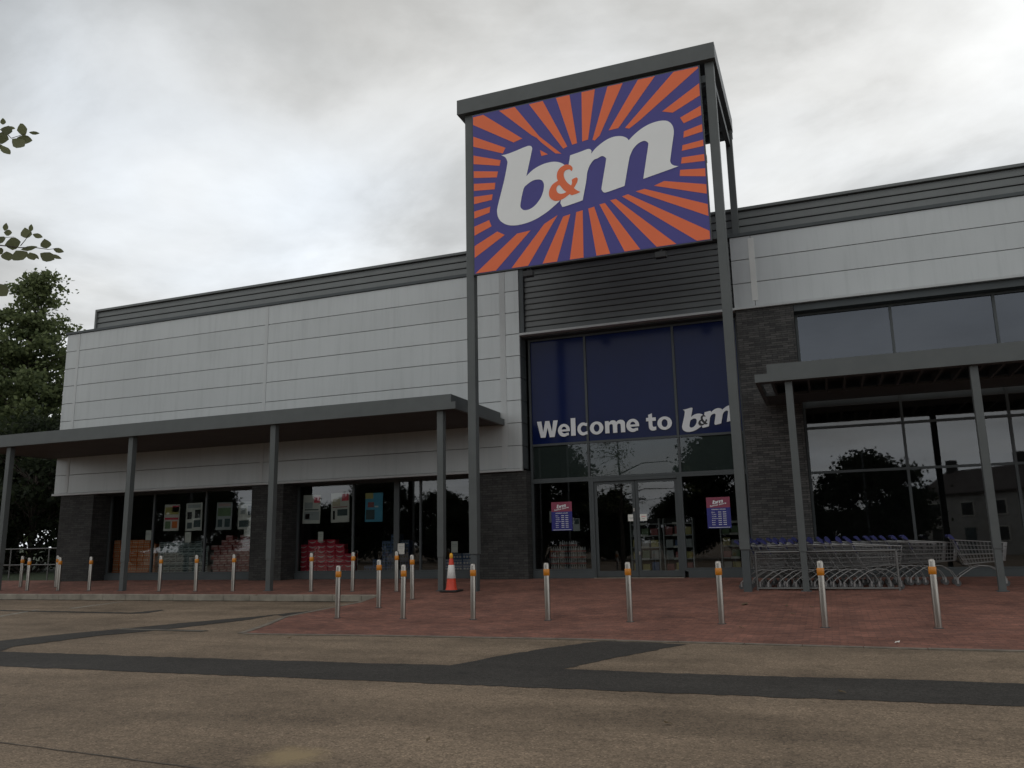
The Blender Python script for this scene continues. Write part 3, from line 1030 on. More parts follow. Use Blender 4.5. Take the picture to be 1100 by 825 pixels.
for xa, xb in ((-9.08, -8.86), (-1.97, -1.77)):
    b = MB().box(xa, xb, 24.38, 24.58, ZTOP + 0.102, TZ0 - 0.002, 0.008)
    b.build('column', MT['grey'], tower)
b = MB()
b.box(-8.843, -2.042, 20.44, 20.58, 13.55, 13.75)
b.box(-8.843, -2.16, 20.44, 20.58, 11.3, 11.5)
b.box(TX0 + 0.01, TX1 - 0.01, TY1 - 0.19, TY1 - 0.05, at(789, 150.3, TY1).z, TZ0 - 0.002)
b.box(-8.843, -2.042, 20.44, 20.58, 9.12, 9.3)
for xa in (-9.0, -1.95):
    b.box(xa, xa + 0.12, 20.642, 24.378, 13.52, 13.74)
for k in range(4):
    yy = 21.2 + k * 0.9
    b.box(-8.85, -2.0, yy, yy + 0.1, 13.86, 14.085)
b.build('cross_beam', MT['grey_dark'], tower)

sign = thing('store_sign', (-5.45, SY + 0.04, 9.06), 'large orange and purple sunburst sign with white logo letters high on the tower', 'sign')
SXL, SXR, SZB, SZT = -8.775, -2.185, 9.065, 13.965
b = MB().box(SXL, SXR, SY + 0.004, SY + 0.1, SZB, SZT)
b.build('panel', MT['purple'], sign)
b = MB()
for xa, xb, za, zb2 in ((SXL - 0.03, SXR + 0.03, SZB - 0.03, SZB - 0.001), (SXL - 0.03, SXR + 0.03, SZT + 0.001, SZT + 0.03), (SXL - 0.03, SXL - 0.001, SZB - 0.001, SZT + 0.001), (SXR + 0.001, SXR + 0.03, SZB - 0.001, SZT + 0.001)):
    b.box(xa, xb, SY + 0.012, SY + 0.115, za, zb2)
b.build('sign_frame', MT['grey_dark'], sign)
RAYS = [
    [A(p) for p in ((58, 285), (150, 262), (480, 462), (405, 495), (58, 345))],
    [A(p) for p in ((62, 445), (338, 540), (315, 588), (62, 530))],
    [A(p) for p in ((62, 605), (297, 645), (288, 692), (62, 678))],
    [A(p) for p in ((66, 738), (275, 740), (265, 790), (66, 795))],
    [B(p) for p in ((66, 20), (252, 10), (247, 65), (66, 80))],
    [B(p) for p in ((70, 130), (230, 108), (222, 155), (70, 192))],
    [B(p) for p in ((70, 255), (210, 212), (203, 262), (70, 315))],
    [B(p) for p in ((72, 383), (200, 325), (220, 378), (72, 460))],
    [B(p) for p in ((75, 547), (268, 422), (332, 450), (75, 648))],
    [B(p) for p in ((76, 785), (435, 440), (550, 412), (245, 765))],
    [B(p) for p in ((378, 745), (665, 358), (778, 283), (520, 725))],
    [B(p) for p in ((645, 706), (825, 295), (885, 275), (768, 692))],
    [B(p) for p in ((879, 672), (935, 258), (990, 242), (997, 656))],
    [D(p) for p in ((15, 425), (65, 408), (202, 812), (86, 830))],
    [D(p) for p in ((110, 390), (155, 377), (460, 776), (328, 798))],
    [D(p) for p in ((200, 355), (248, 343), (760, 724), (597, 752))],
    [D(p) for p in ((300, 322), (350, 303), (1045, 615), (1045, 690), (935, 698))],
    [D(p) for p in ((415, 280), (490, 258), (1030, 388), (1030, 487))],
    [D(p) for p in ((570, 232), (655, 192), (1015, 219), (1015, 299))],
    [D(p) for p in ((790, 98), (1005, 84), (1005, 152), (787, 150))],
    [C((805, 818)), C((1000, 788)), D((1000, 21)), D((798, 45))],
    [C(p) for p in ((810, 715), (995, 665), (995, 719), (805, 762))],
    [C(p) for p in ((822, 598), (985, 532), (985, 597), (818, 652))],
    [C(p) for p in ((790, 482), (975, 374), (975, 457), (820, 530))],
    [C(p) for p in ((638, 430), (965, 180), (965, 289), (728, 440))],
    [C(p) for p in ((325, 568), (745, 84), (950, 36), (950, 56), (455, 500), (360, 575))],
    [C(p) for p in ((187, 590), (440, 152), (584, 122), (270, 570))],
    [C(p) for p in ((50, 670), (179, 212), (309, 183), (112, 632), (70, 675))],
    [A(p) for p in ((979, 70), (1093, 43), (1035, 470), (985, 487))],
    [A(p) for p in ((763, 117), (877, 90), (942, 500), (900, 515))],
    [A(p) for p in ((536, 173), (652, 145), (860, 530), (825, 548))],
    [A(p) for p in ((284, 228), (416, 196), (625, 445), (810, 590), (760, 588), (640, 495), (600, 455), (560, 435))],
    [A(p) for p in ((630, 560), (697, 595), (640, 610))]]


def clip_rect(poly):
    def cut(pts, inside, inter):
        out = []
        for i in range(len(pts)):
            a, c = pts[i - 1], pts[i]
            if inside(c):
                if not inside(a): out.append(inter(a, c))
                out.append(c)
            elif inside(a): out.append(inter(a, c))
        return out
    e = 0.012
    for ax, lim, sgn in ((0, SXL + e, 1), (0, SXR - e, -1), (1, SZB + e, 1), (1, SZT - e, -1)):
        ins = lambda p, ax=ax, lim=lim, sgn=sgn: (p[ax] - lim) * sgn >= 0
        itr = lambda a, c, ax=ax, lim=lim: a.lerp(c, (lim - a[ax]) / (c[ax] - a[ax]))
        poly = cut(poly, ins, itr)
    return poly


b = MB()
for r in RAYS:
    pts = clip_rect(spx(r))
    b.poly([pts], lambda p: (p[0], SY, p[1]))
fix = b.build('sunburst', MT['orange'], sign)
MB().poly([bR, bH], lambda p: (p[0], SY - 0.006, p[1])).build('letter', MT['white'], sign)
MB().poly([mR], lambda p: (p[0], SY - 0.010, p[1])).build('letter', MT['white'], sign)
MB().poly([aR, aH], lambda p: (p[0], SY - 0.014, p[1])).build('ampersand', MT['orange'], sign)

# floodlights under the sign
def flood(x, label):
    t = thing('floodlight', (x, SY + 0.2, 9.0), label, 'floodlight', 'floodlights under the sign')
    MB().box(x - 0.02, x + 0.02, SY + 0.1, SY + 0.3, 8.98, 9.10).build('bracket', MT['black'], t)
    MB().box(x - 0.15, x + 0.15, SY + 0.06, SY + 0.22, 8.80, 8.975, 0.015).build('lamp_body', MT['black'], t)
    MB().box(x - 0.12, x + 0.12, SY + 0.221, SY + 0.226, 8.82, 8.95).build('lens', MT['glass'], t)


flood(-7.2, 'small black floodlight hung under the left half of the sunburst sign')
flood(-3.5, 'small black floodlight hung under the right half of the sunburst sign')


# ------------------------------------------------------------------ canopies
def canopy(x0, x1, label, posts, pw, x0u, x1u, joists):
    t = thing('canopy', ((x0 + x1) / 2, 20.5, 0.28), label, 'canopy')
    y0, y1 = 20.38, 24.13
    b = MB()
    b.box(x0, x1, y0, y0 + 0.12, 5.265, 5.465)
    b.box(x0u, x1u, y0 + 0.03, y0 + 0.15, 5.466, 5.695)
    if x1 < 0 or joists:
        b.box(x1 - 0.1, x1, y0 + 0.121, y1, 5.265, 5.465)
        b.box(x0, x0 + 0.1, y0 + 0.121, y1, 5.265, 5.465)
    b.box(x1u - 0.1, x1u, y0 + 0.151, y1, 5.466, 5.695)
    b.box(x0u, x0u + 0.1, y0 + 0.151, y1, 5.466, 5.695)
    b.build('fascia', MT['grey'], t)
    b = MB()
    b.box(x0u + 0.101, x1u - 0.101, y0 + 0.151, y1, 5.56, 5.64)
    b.build('roof_sheet', MT['grey_dark'], t)
    b = MB()
    if joists:
        x = x0 + 0.35
        while x < x1 - 0.2:
            b.box(x, x + 0.06, y0 + 0.34, 22.6, 5.29, 5.50)
            x += 0.42
        b.box(x0 + 0.101, x1 - 0.101, y0 + 0.122, y0 + 0.33, 5.27, 5.46)
        b.box(x0 + 0.101, x1 - 0.101, 22.601, y1, 5.28, 5.34)
        b.build('joist', MT['grey_dark'], t)
    else:
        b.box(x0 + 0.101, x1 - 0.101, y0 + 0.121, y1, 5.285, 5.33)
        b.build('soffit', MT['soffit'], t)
    for px in posts:
        b = MB()
        zb = pave_z(20.6)
        b.box(px - pw / 2, px + pw / 2, 20.52, 20.52 + pw, 1.2, 5.264 if not joists else 5.268, 0.006)
        b.box(px - pw / 2 + 0.015, px + pw / 2 - 0.015, 20.535, 20.505 + pw, zb - 0.02, 1.199)
        p = b.build('post', MT['grey'], t)
        MB().box(px - pw / 2 - 0.03, px + pw / 2 + 0.03, 20.49, 20.55 + pw, zb - 0.01, zb + 0.014).build('base_plate', MT['grey_dark'], p)
    return t


canopy(-29.2, -9.45, 'long grey flat canopy on slim posts over the left shop windows', [-27.0, -21.35, -15.68, -10.0], 0.19, -29.0, -9.6, False)
canopy(-1.385, 13.2, 'grey flat canopy with open joists over the trolleys and right window', [-0.62, 3.36, 7.35, 11.3], 0.17, -1.09, 13.0, True)

# ------------------------------------------------------------------ bollards
def make_bollard():
    t = thing('bollard', (0, 0, 0), 'x', 'bollard', 'stainless steel bollards with amber bands')
    MB().lathe([(0.054, -0.05), (0.054, 1.055), (0.050, 1.075), (0.036, 1.09), (0.0, 1.094)], 20).build('post', MT['steel'], t, True)
    MB().lathe([(0.0545, 0.845), (0.0605, 0.85), (0.0605, 0.965), (0.0545, 0.97)], 20).build('reflective_band', MT['band'], t, True)
    MB().lathe([(0.082, -0.01), (0.082, 0.006), (0.0545, 0.009)], 20).build('foot_shadow', MT['gap'], t, True)  # dark ring painted in as the little shadow round the foot
    return t


frontrow = [(-9.92, 15.38), (-8.39, 15.46), (-6.82, 15.49), (-5.25, 15.52), (-3.61, 15.44), (-1.93, 15.33), (-0.21, 15.02), (1.5, 15.15)]
kerbrow = [(-25.56, 20.6), (-24.16, 20.62), (-22.79, 20.62), (-19.68, 20.44), (-18.28, 20.46), (-16.89, 20.48), (-14.1, 20.46), (-12.72, 20.46), (-11.32, 20.48)]
others = [(-27.33, 21.75, 'stainless bollard with amber band farthest left, beside the tube railing'), (-25.59, 21.74, 'stainless bollard with amber band just behind another one, near the leftmost slate pier'),
          (-9.93, 17.12, 'stainless bollard with amber band halfway up the left side of the brick ramp'), (-9.92, 18.76, 'stainless bollard with amber band at the top of the ramp, left of the cone')]
bl = make_bollard()
spots = [(x, y, f'stainless bollard with amber band, {ORD[i]} from the left of the front row on the apron') for i, (x, y) in enumerate(frontrow)]
spots += [(x, y, f'stainless bollard with amber band, {ORD[i]} from the left of the row along the kerb') for i, (x, y) in enumerate(kerbrow)]
spots += others
for i, (x, y, lab) in enumerate(spots):
    o = bl if i == 0 else copy_tree(bl)
    o.location = (x, y, pave_z(y))
    o.rotation_euler = (R(random.uniform(-0.5, 0.5)), R(random.uniform(-0.5, 0.5)), random.uniform(0, 6))
    o['label'] = lab

# ------------------------------------------------------------------ traffic cone
cx, cy = -9.62, 20.42
cz = pave_z(cy)
t = thing('traffic_cone', (cx, cy, cz), 'red and white traffic cone with an amber tip beside the tower column', 'traffic cone')
b = MB().box(cx - 0.25, cx + 0.25, cy - 0.25, cy + 0.25, cz + 0.001, cz + 0.05, 0.015)
b.build('base', MT['rubber'], t)
MB().lathe([(0.165, 0.05), (0.145, 0.09), (0.112, 0.36), (0.080, 0.66), (0.055, 0.86), (0.050, 0.87), (0.0, 0.872)], 24, cx, cy, cz).build('cone_body', MT['cone_red'], t)
MB().lathe([(0.119, 0.35), (0.121, 0.352), (0.083, 0.70), (0.080, 0.702)], 24, cx, cy, cz).build('reflective_sleeve', MT['cone_white'], t)
MB().lathe([(0.035, 0.873), (0.045, 0.88), (0.05, 0.93), (0.045, 0.985), (0.025, 1.01), (0, 1.015)], 14, cx, cy, cz).build('lamp', MT['amber'], t)


# ------------------------------------------------------------------ shopping trolleys
def wedge(y0, y1):
    pr = [(-0.085, 1.115), (-0.05, 1.095), (0.02, 1.05), (0.06, 1.055), (0.01, 1.13), (-0.04, 1.17), (-0.08, 1.158)]
    n = len(pr)
    vs = [(x, y0, z) for x, z in pr] + [(x, y1, z) for x, z in pr]
    return vs, [tuple(range(n)), tuple(reversed(range(n, 2 * n)))] + [(i, n + i, n + (i + 1) % n, (i + 1) % n) for i in range(n)]


def make_trolley():
    t = thing('shopping_trolley', (0, 0, 0), 'x', 'shopping trolley')
    b = MB()
    rw, rim = 0.0042, 0.010
    # basket corner heights: rear (x0) and nose (x1)
    xt0, xt1, zt0, zt1 = 0.02, 1.10, 1.04, 0.96
    xb0, xb1, zb0, zb1 = 0.20, 1.03, 0.48, 0.56
    wt0, wt1, wb0, wb1 = 0.30, 0.24, 0.24, 0.19
    def side(s, u, v):      # u along, v up
        x = (xb0 + (xb1 - xb0) * u) * (1 - v) + (xt0 + (xt1 - xt0) * u) * v
        z = (zb0 + (zb1 - zb0) * u) * (1 - v) + (zt0 + (zt1 - zt0) * u) * v
        y = (wb0 + (wb1 - wb0) * u) * (1 - v) + (wt0 + (wt1 - wt0) * u) * v
        return (x, s * y, z)
    for s in (-1, 1):
        for v in (0.0, 0.2, 0.4, 0.6, 0.8):
            b.tube([side(s, 0, v), side(s, 1, v)], rw * (1.9 if v in (0.0, 0.4) else 1.2), 4, False)
        for i in range(15):
            b.tube([side(s, i / 14, 0), side(s, i / 14, 1)], rw * 0.6, 4, False)
        b.tube([side(s, 0, 1), side(s, 1, 1)], rim, 6)
    for i in range(8):
        k = -1 + 2 * i / 7
        p, q = side(1, 1, 0), side(1, 1, 1)
        b.tube([(p[0], p[1] * k, p[2]), (q[0], q[1] * k, q[2])], rw, 4, False)
        p, q = side(1, 0, 0), side(1, 1, 0)
        b.tube([(p[0], p[1] * k, p[2]), (q[0], q[1] * k, q[2])], rw, 4, False)
    for v in (0, 0.25, 0.5, 0.75, 1.0):
        b.tube([side(-1, 1, v), side(1, 1, v)], rim if v == 1.0 else rw * 1.6, 4, False)
    for i in range(7):
        b.tube([side(-1, i / 6, 0), side(1, i / 6, 0)], rw, 4, False)
    b.build('basket', MT['chrome'], t, True)
    b = MB()
    for s in (-1, 1):
        b.tube([(0.03, s * 0.29, 0.17), (0.10, s * 0.285, 0.24), (0.34, s * 0.25, 0.40), (0.5, s * 0.235, 0.455), (0.72, s * 0.22, 0.44), (0.92, s * 0.19, 0.31), (1.0, s * 0.18, 0.17)], 0.013, 6)
        b.tube([(0.36, s * 0.25, 0.41), (0.20, s * 0.285, 0.62), (0.03, s * 0.305, 1.0), (-0.03, s * 0.30, 1.12)], 0.008, 6)
    b.tube([(0.1, -0.285, 0.24), (0.1, 0.285, 0.24)], 0.011, 6)
    b.tube([(0.80, -0.21, 0.40), (0.80, 0.21, 0.40)], 0.011, 6)
    b.build('chassis', MT['chassis'], t, True)
    b = MB()
    b.tube([(-0.05, -0.33, 1.135), (-0.05, 0.33, 1.135)], 0.026, 8)
    for s in (-1, 1):
        b.mesh(*wedge(s * 0.33 - 0.022, s * 0.33 + 0.022))
    b.build('handle', MT['blue_plastic'], t, True)
    b = MB()
    b.mesh([(0.02, -0.27, 1.10), (0.02, 0.27, 1.10), (0.13, 0.24, 0.80), (0.13, -0.24, 0.80), (0.035, -0.27, 1.10), (0.035, 0.27, 1.10), (0.145, 0.24, 0.80), (0.145, -0.24, 0.80)],
           [(0, 1, 2, 3), (4, 7, 6, 5), (0, 4, 5, 1), (2, 6, 7, 3), (0, 3, 7, 4), (1, 5, 6, 2)])
    b.build('child_seat_flap', MT['blue_plastic'], t, True)
    for (wx, wy) in ((0.02, -0.29), (0.02, 0.29), (1.0, -0.18), (1.0, 0.18)):
        b = MB()
        b.m(MT['wheel']).tube([(wx, wy - 0.016, 0.068), (wx, wy + 0.016, 0.068)], 0.067, 14, smooth=False)
        b.m(MT['chrome'])
        for s in (-1, 1):
            b.box(wx - 0.018, wx + 0.018, wy + s * 0.022 - 0.003, wy + s * 0.022 + 0.003, 0.06, 0.15)
        b.box(wx - 0.02, wx + 0.02, wy - 0.026, wy + 0.026, 0.15, 0.172)
        b.build('wheel', None, t, True)
    return t


tr = make_trolley()
tl = []
for i in range(13):
    tl.append((0.40 - 0.21 * i, 21.12, 'trolley of the front nested line behind the low guard rail', 'trolleys nested behind the guard rail'))
for i in range(19):
    tl.append((1.62 - 0.205 * i, 21.98, 'trolley of the longer nested line next to the shop window', 'trolleys nested along the window'))
for i, (x, y, lab, grp) in enumerate(tl):
    o = tr if i == 0 else copy_tree(tr)
    o.location = (x + random.uniform(-0.045, 0.045), y + random.uniform(-0.03, 0.03), pave_z(y))
    o.rotation_euler = (0, 0, R(random.uniform(-2.2, 2.2)))
    o['label'] = lab
    o['group'] = grp
o = copy_tree(tr)
o.location = (2.62, 21.75, pave_z(21.75))
o.rotation_euler = (0, 0, R(-2))
o['label'] = 'rightmost shopping trolley, pulled out of the long line beside the canopy post'
if 'group' in o: del o['group']

t = thing('guard_rail', (-0.2, 20.72, pave_z(20.72)), 'low galvanised hoop rail standing in front of the nested trolleys', 'rail')
zb = pave_z(20.72)
for xx in (-1.72, 1.36):
    MB().tube([(xx, 20.72, zb - 0.03), (xx, 20.72, 1.205)], 0.024, 8).build('post', MT['rail'], t)
for zz in (1.2, zb + 0.05):
    MB().tube([(-1.72, 20.72, zz), (1.36, 20.72, zz)], 0.022, 8).build('rail', MT['rail'], t)

# tube railing at the far left
t = thing('tube_railing', (-31, 25.2, 0.44), 'thin grey tube railing between the slate pier and the left edge', 'railing')
for xx in (-36.5, -34.5, -32.4, -30.2):
    MB().tube([(xx, 25.2, 0.35), (xx, 25.2, 1.74)], 0.025, 8).build('post', MT['rail'], t)
for zz in (1.74, 1.08):
    MB().tube([(-36.5, 25.2, zz), (-29.3, 25.2, zz)], 0.022, 8).build('rail', MT['rail'], t)


# ------------------------------------------------------------------ goods stacked behind the windows
def make_pack(name, w, h, d, body, pr, style):
    b = MB()
    b.m(body).box(-w / 2 + 0.003, w / 2 - 0.003, 0, d, 0.001, h - 0.003, 0.012)
    b.m(pr)
    y = -0.002
    if style == 'swoosh':
        top, bot = [], []
        for i in range(9):
            u = -0.40 + 0.8 * i / 8
            z = h * (0.66 - 0.40 * (1 - (u / 0.42) ** 2))
            top.append((u * w, y, z + h * 0.20 * (1 - (u / 0.45) ** 2) + 0.004))
            bot.append((u * w, y, z))
        for i in range(8):
            b.face([bot[i], bot[i + 1], top[i + 1], top[i]])
    elif style == 'cans':
        for k in (-0.3, 0, 0.3):
            b.face([(k * w - w * 0.09, y, h * 0.2), (k * w + w * 0.09, y, h * 0.2), (k * w + w * 0.11, y, h * 0.55), (k * w - w * 0.11, y, h * 0.55)])
        b.face([(-w * 0.44, y, h * 0.78), (w * 0.44, y, h * 0.78), (w * 0.44, y, h * 0.88), (-w * 0.44, y, h * 0.88)])
    elif style == 'band':
        b.face([(-w * 0.46, y, h * 0.62), (w * 0.2, y, h * 0.62), (w * 0.46, y, h * 0.9), (-w * 0.46, y, h * 0.9)])
        b.face([(-w * 0.1, y, h * 0.15), (w * 0.4, y, h * 0.15), (w * 0.4, y, h * 0.3), (-w * 0.1, y, h * 0.3)])
    return b


def stack(name, x0, cols, w, h, heights, y, body, pr, style, lab, grp, stagger=False):
    src = None
    for r in range(max(heights)):
        for c in range(cols):
            if r >= heights[c]: continue
            if src is None:
                o = make_pack(name, w, h, 0.26, body, pr, style).build(name, None)
                src = o
            else:
                o = src.copy()
                COL.objects.link(o)
            sx = (w * 0.35 if (stagger and r % 2) else 0)
            o.location = (x0 + w * (c + 0.5) + sx + random.uniform(-0.008, 0.008), y + random.uniform(-0.015, 0.015), FL + 0.001 + h * r)
            tag(o, lab, 'drinks pack', grp)


PY = 25.36
stack('drinks_pack', -27.15, 8, 0.305, 0.17, [9, 9, 8, 9, 9, 9, 9, 8], PY, MT['p_orange'], MT['p_cream'], 'cans', 'orange wrapped drinks pack stacked at the left end of the shop windows', 'orange drinks packs in the window')
stack('drinks_pack', -24.58, 8, 0.305, 0.177, [8, 8, 8, 8, 8, 8, 8, 7], PY, MT['p_grey'], MT['p_teal'], 'band', 'grey green wrapped drinks pack stacked in the middle of the left window', 'grey drinks packs in the window')
stack('drinks_pack', -22.0, 6, 0.33, 0.178, [7, 8, 9, 8, 9, 9], PY, MT['p_maroon'], MT['p_pinkp'], 'band', 'maroon drinks carton stacked in uneven columns beside the middle pier', 'maroon drinks cartons in the window', True)
stack('drinks_pack', -18.05, 6, 0.385, 0.17, [7, 8, 8, 8, 7, 5], PY, MT['p_red'], MT['p_white'], 'swoosh', 'crimson drinks carton with a pale curved stripe in the second window', 'crimson drinks cartons in the window')
stack('water_pack', -15.4, 5, 0.36, 0.21, [2, 3, 6, 7, 6], PY + 0.12, MT['p_blue'], MT['p_teal'], 'cans', 'blue shrink wrapped bottle pack stacked in the dark middle of the second window', 'blue bottle packs in the window')
stack('water_pack', -12.3, 4, 0.36, 0.2, [3, 4, 4, 3], PY + 0.1, MT['p_blue'], MT['p_white'], 'cans', 'blue shrink wrapped bottle pack stacked behind the traffic cone', 'blue bottle packs behind the cone')


# shelving with goods seen through the entrance glass
def shelf_unit(x, y, w, label):
    t = thing('shelf_unit', (x, y, FL), label, 'shelf unit')
    for s in (-1, 1):
        MB().box(x + s * w / 2 - 0.02, x + s * w / 2 + 0.02, y - 0.22, y + 0.22, FL, FL + 1.8).build('upright', MT['paper_grey'], t)
    MB().box(x - w / 2 + 0.021, x + w / 2 - 0.021, y + 0.18, y + 0.2, FL + 0.05, FL + 1.8).build('back_panel', MT['interior'], t)
    for k in range(5):
        z = FL + 0.08 + 0.38 * k
        MB().box(x - w / 2 + 0.021, x + w / 2 - 0.021, y - 0.22, y + 0.178, z, z + 0.03).build('shelf', MT['paper_grey'], t)
        MB().box(x - w * 0.18, x + w * 0.12, y - 0.232, y - 0.221, z - 0.01, z + 0.06).build('price_card', MT['paper'], t)
    return t


goods = [('box', 'p_green'), ('box', 'p_maroon'), ('box', 'p_yellow'), ('box', 'paper_grey'), ('box', 'p_blue')]
for (x, y, w, lab) in ((-5.75, 27.5, 0.95, 'shelf unit inside behind the left entrance door'), (-4.65, 27.5, 0.95, 'shelf unit inside behind the right entrance door'), (-2.9, 28.0, 0.9, 'shelf unit inside behind the right side light')):
    shelf_unit(x, y, w, lab)
    for k in range(4):
        for j in range(3):
            mm = random.choice(goods)[1]
            bx = MB().box(-0.12, 0.12, -0.12, 0.12, 0, 0.2 + random.random() * 0.08, 0.01)
            o = bx.build('goods_box', MT[mm])
            o.location = (x - w / 2 + 0.17 + j * (w - 0.34) / 2, y - 0.05, FL + 0.111 + 0.38 * k)
            tag(o, 'small coloured box of goods on the ' + lab, 'box', 'goods boxes on the ' + lab)

# bundles of pale packs behind the left side light
for c in range(4):
    for r in range(6):
        if (c, r) in ((3, 5), (0, 5)): continue
        if c == 0 and r == 0:
            src = MB()
            src.m(MT['paper_grey'])
            for k in range(4):
                src.lathe([(0.0, 0.002), (0.03, 0.004), (0.032, 0.12), (0.014, 0.165), (0.014, 0.185), (0, 0.186)], 8, -0.105 + 0.07 * k, 0.0, 0)
            src.m(MT['p_maroon']).box(-0.137, 0.137, -0.034, 0.034, 0.03, 0.075)
            so = src.build('bottle_pack', None)
            o = so
        else:
            o = so.copy()
            COL.objects.link(o)
        o.location = (-8.25 + 0.30 * c, 25.25 + random.uniform(-0.02, 0.02), FL + 0.001 + 0.187 * r)
        o.rotation_euler = (0, 0, R(random.uniform(-8, 8)))
        tag(o, 'pale bottle pack piled behind the left side light of the entrance', 'bottle pack', 'bottle packs behind the left side light')

# ------------------------------------------------------------------ posters and notices
def poster(x0, x1, z0, z1, y, base, patches, label, name='poster', tilt=0.0, cat='poster', group=None):
    b = MB()
    b.m(MT[base]).box(x0, x1, y, y + 0.004, z0, z1)
    w, h = x1 - x0, z1 - z0
    for (u0, u1, v0, v1, mm) in patches:
        b.m(MT[mm]).face([(x0 + w * u0, y - 0.003, z0 + h * v0), (x0 + w * u1, y - 0.003, z0 + h * v0), (x0 + w * u1, y - 0.003, z0 + h * v1), (x0 + w * u0, y - 0.003, z0 + h * v1)])
    o = b.build(name, None)
    cxm, czm = (x0 + x1) / 2, (z0 + z1) / 2
    for v in o.data.vertices:
        v.co.x -= cxm
        v.co.y -= y
        v.co.z -= czm
    o.location = (cxm, y, czm)
    o.rotation_euler = (0, R(tilt), 0)
    return tag(o, label, cat, group)


YP = YS + 0.03
G1 = 'advert posters hung in the shop windows'
poster(-24.15, -23.40, 2.29, 3.30, YP, 'paper', [(0.05, 0.95, 0.62, 0.9, 'p_yellow'), (0.5, 0.95, 0.72, 0.95, 'p_red'), (0.05, 0.95, 0.42, 0.5, 'p_red'), (0.1, 0.45, 0.08, 0.36, 'p_green'), (0.55, 0.9, 0.1, 0.36, 'p_orange')], 'yellow and green poster with red strips, leftmost in the shop windows', tilt=1.0, group=G1)
poster(-23.08, -22.30, 2.27, 3.32, YP, 'paper', [(0.08, 0.36, 0.42, 0.68, 'black'), (0.55, 0.9, 0.45, 0.75, 'black'), (0.15, 0.3, 0.48, 0.62, 'paper_grey'), (0.1, 0.4, 0.08, 0.3, 'p_teal'), (0.5, 0.92, 0.12, 0.38, 'p_teal'), (0.1, 0.9, 0.82, 0.95, 'paper_grey')], 'white poster with four black product pictures, second from left', tilt=-0.5, group=G1)
poster(-21.62, -20.90, 2.27, 3.29, YP, 'paper_grey', [(0.08, 0.92, 0.5, 0.8, 'p_green'), (0.1, 0.4, 0.1, 0.38, 'p_teal'), (0.55, 0.9, 0.1, 0.4, 'p_teal'), (0.1, 0.9, 0.86, 0.96, 'p_pinkp')], 'grey green poster with two dark pictures low down, third from left', tilt=0.8, group=G1)
poster(-20.62, -19.90, 2.27, 3.28, YP, 'paper', [(0.62, 0.95, 0.5, 0.85, 'p_teal'), (0.15, 0.45, 0.55, 0.78, 'paper_grey'), (0.08, 0.7, 0.08, 0.32, 'p_teal'), (0.1, 0.9, 0.9, 0.97, 'paper_grey')], 'pale poster with dark blocks, next to the middle slate pier', tilt=-0.6, group=G1)
poster(-17.74, -17.0, 2.39, 3.41, YP, 'paper', [(0.62, 0.97, 0.72, 0.94, 'p_red'), (0.08, 0.55, 0.52, 0.74, 'paper_grey'), (0.08, 0.95, 0.12, 0.42, 'paper_grey'), (0.15, 0.4, 0.16, 0.34, 'p_maroon'), (0.1, 0.9, 0.46, 0.5, 'p_teal')], 'white poster with a red top corner above the crimson cartons', tilt=1.2, group=G1)
poster(-16.55, -15.80, 2.40, 3.44, YP, 'paper', [(0.6, 0.97, 0.72, 0.96, 'p_red'), (0.08, 0.5, 0.55, 0.8, 'p_cream'), (0.1, 0.22, 0.1, 0.4, 'black'), (0.35, 0.9, 0.22, 0.44, 'p_teal'), (0.08, 0.9, 0.5, 0.53, 'p_maroon')], 'cream and white poster with red corner and black strip, sixth from left', tilt=-0.8, group=G1)
poster(-15.15, -14.45, 2.38, 3.38, YP, 'p_cyan', [(0.0, 0.45, 0.8, 1.0, 'p_yellow'), (0.15, 0.5, 0.5, 0.68, 'p_maroon'), (0.05, 0.55, 0.08, 0.42, 'p_teal'), (0.55, 0.75, 0.5, 0.55, 'paper')], 'bright cyan poster with a yellow corner, rightmost in the windows', tilt=0.7, group=G1)
G2 = 'blank white notices stuck on the shop windows'
for (xa, xb, za, zb2, lab) in ((-25.0, -24.72, 1.96, 2.34, 'plain white notice stuck on glass above the orange packs'), (-23.06, -22.76, 1.83, 2.22, 'plain white notice stuck on glass above the grey packs'),
                               (-20.30, -20.02, 2.0, 2.26, 'small grey notice stuck below the poster next to the middle pier'), (-17.06, -16.84, 1.74, 2.09, 'plain white notice just above the crimson cartons'),
                               (-13.80, -13.54, 1.26, 1.62, 'plain white notice on the broad mullion of the second window'), (-11.82, -11.58, 1.28, 1.65, 'plain white notice stuck on glass behind the traffic cone')):
    yy = YS + 0.012 if xa != -13.80 else YS - 0.06
    poster(xa, xb, za, zb2, yy, 'paper', [(0.15, 0.85, 0.7, 0.74, 'paper_grey'), (0.15, 0.85, 0.55, 0.58, 'paper_grey')], lab, 'notice', cat='notice', group=G2)
G3 = 'white square notices on the entrance doors'
poster(-5.70, -5.50, 2.13, 2.33, YE - 0.004 + 0.012, 'paper', [(0.2, 0.8, 0.45, 0.5, 'p_teal'), (0.3, 0.7, 0.3, 0.34, 'p_teal')], 'small white notice on the left entrance door', 'notice', cat='notice', group=G3)
poster(-5.33, -5.12, 2.13, 2.33, YE - 0.004 + 0.012, 'paper', [(0.2, 0.8, 0.6, 0.66, 'p_red'), (0.3, 0.7, 0.3, 0.34, 'p_teal')], 'small white notice on the right entrance door', 'notice', cat='notice', group=G3)


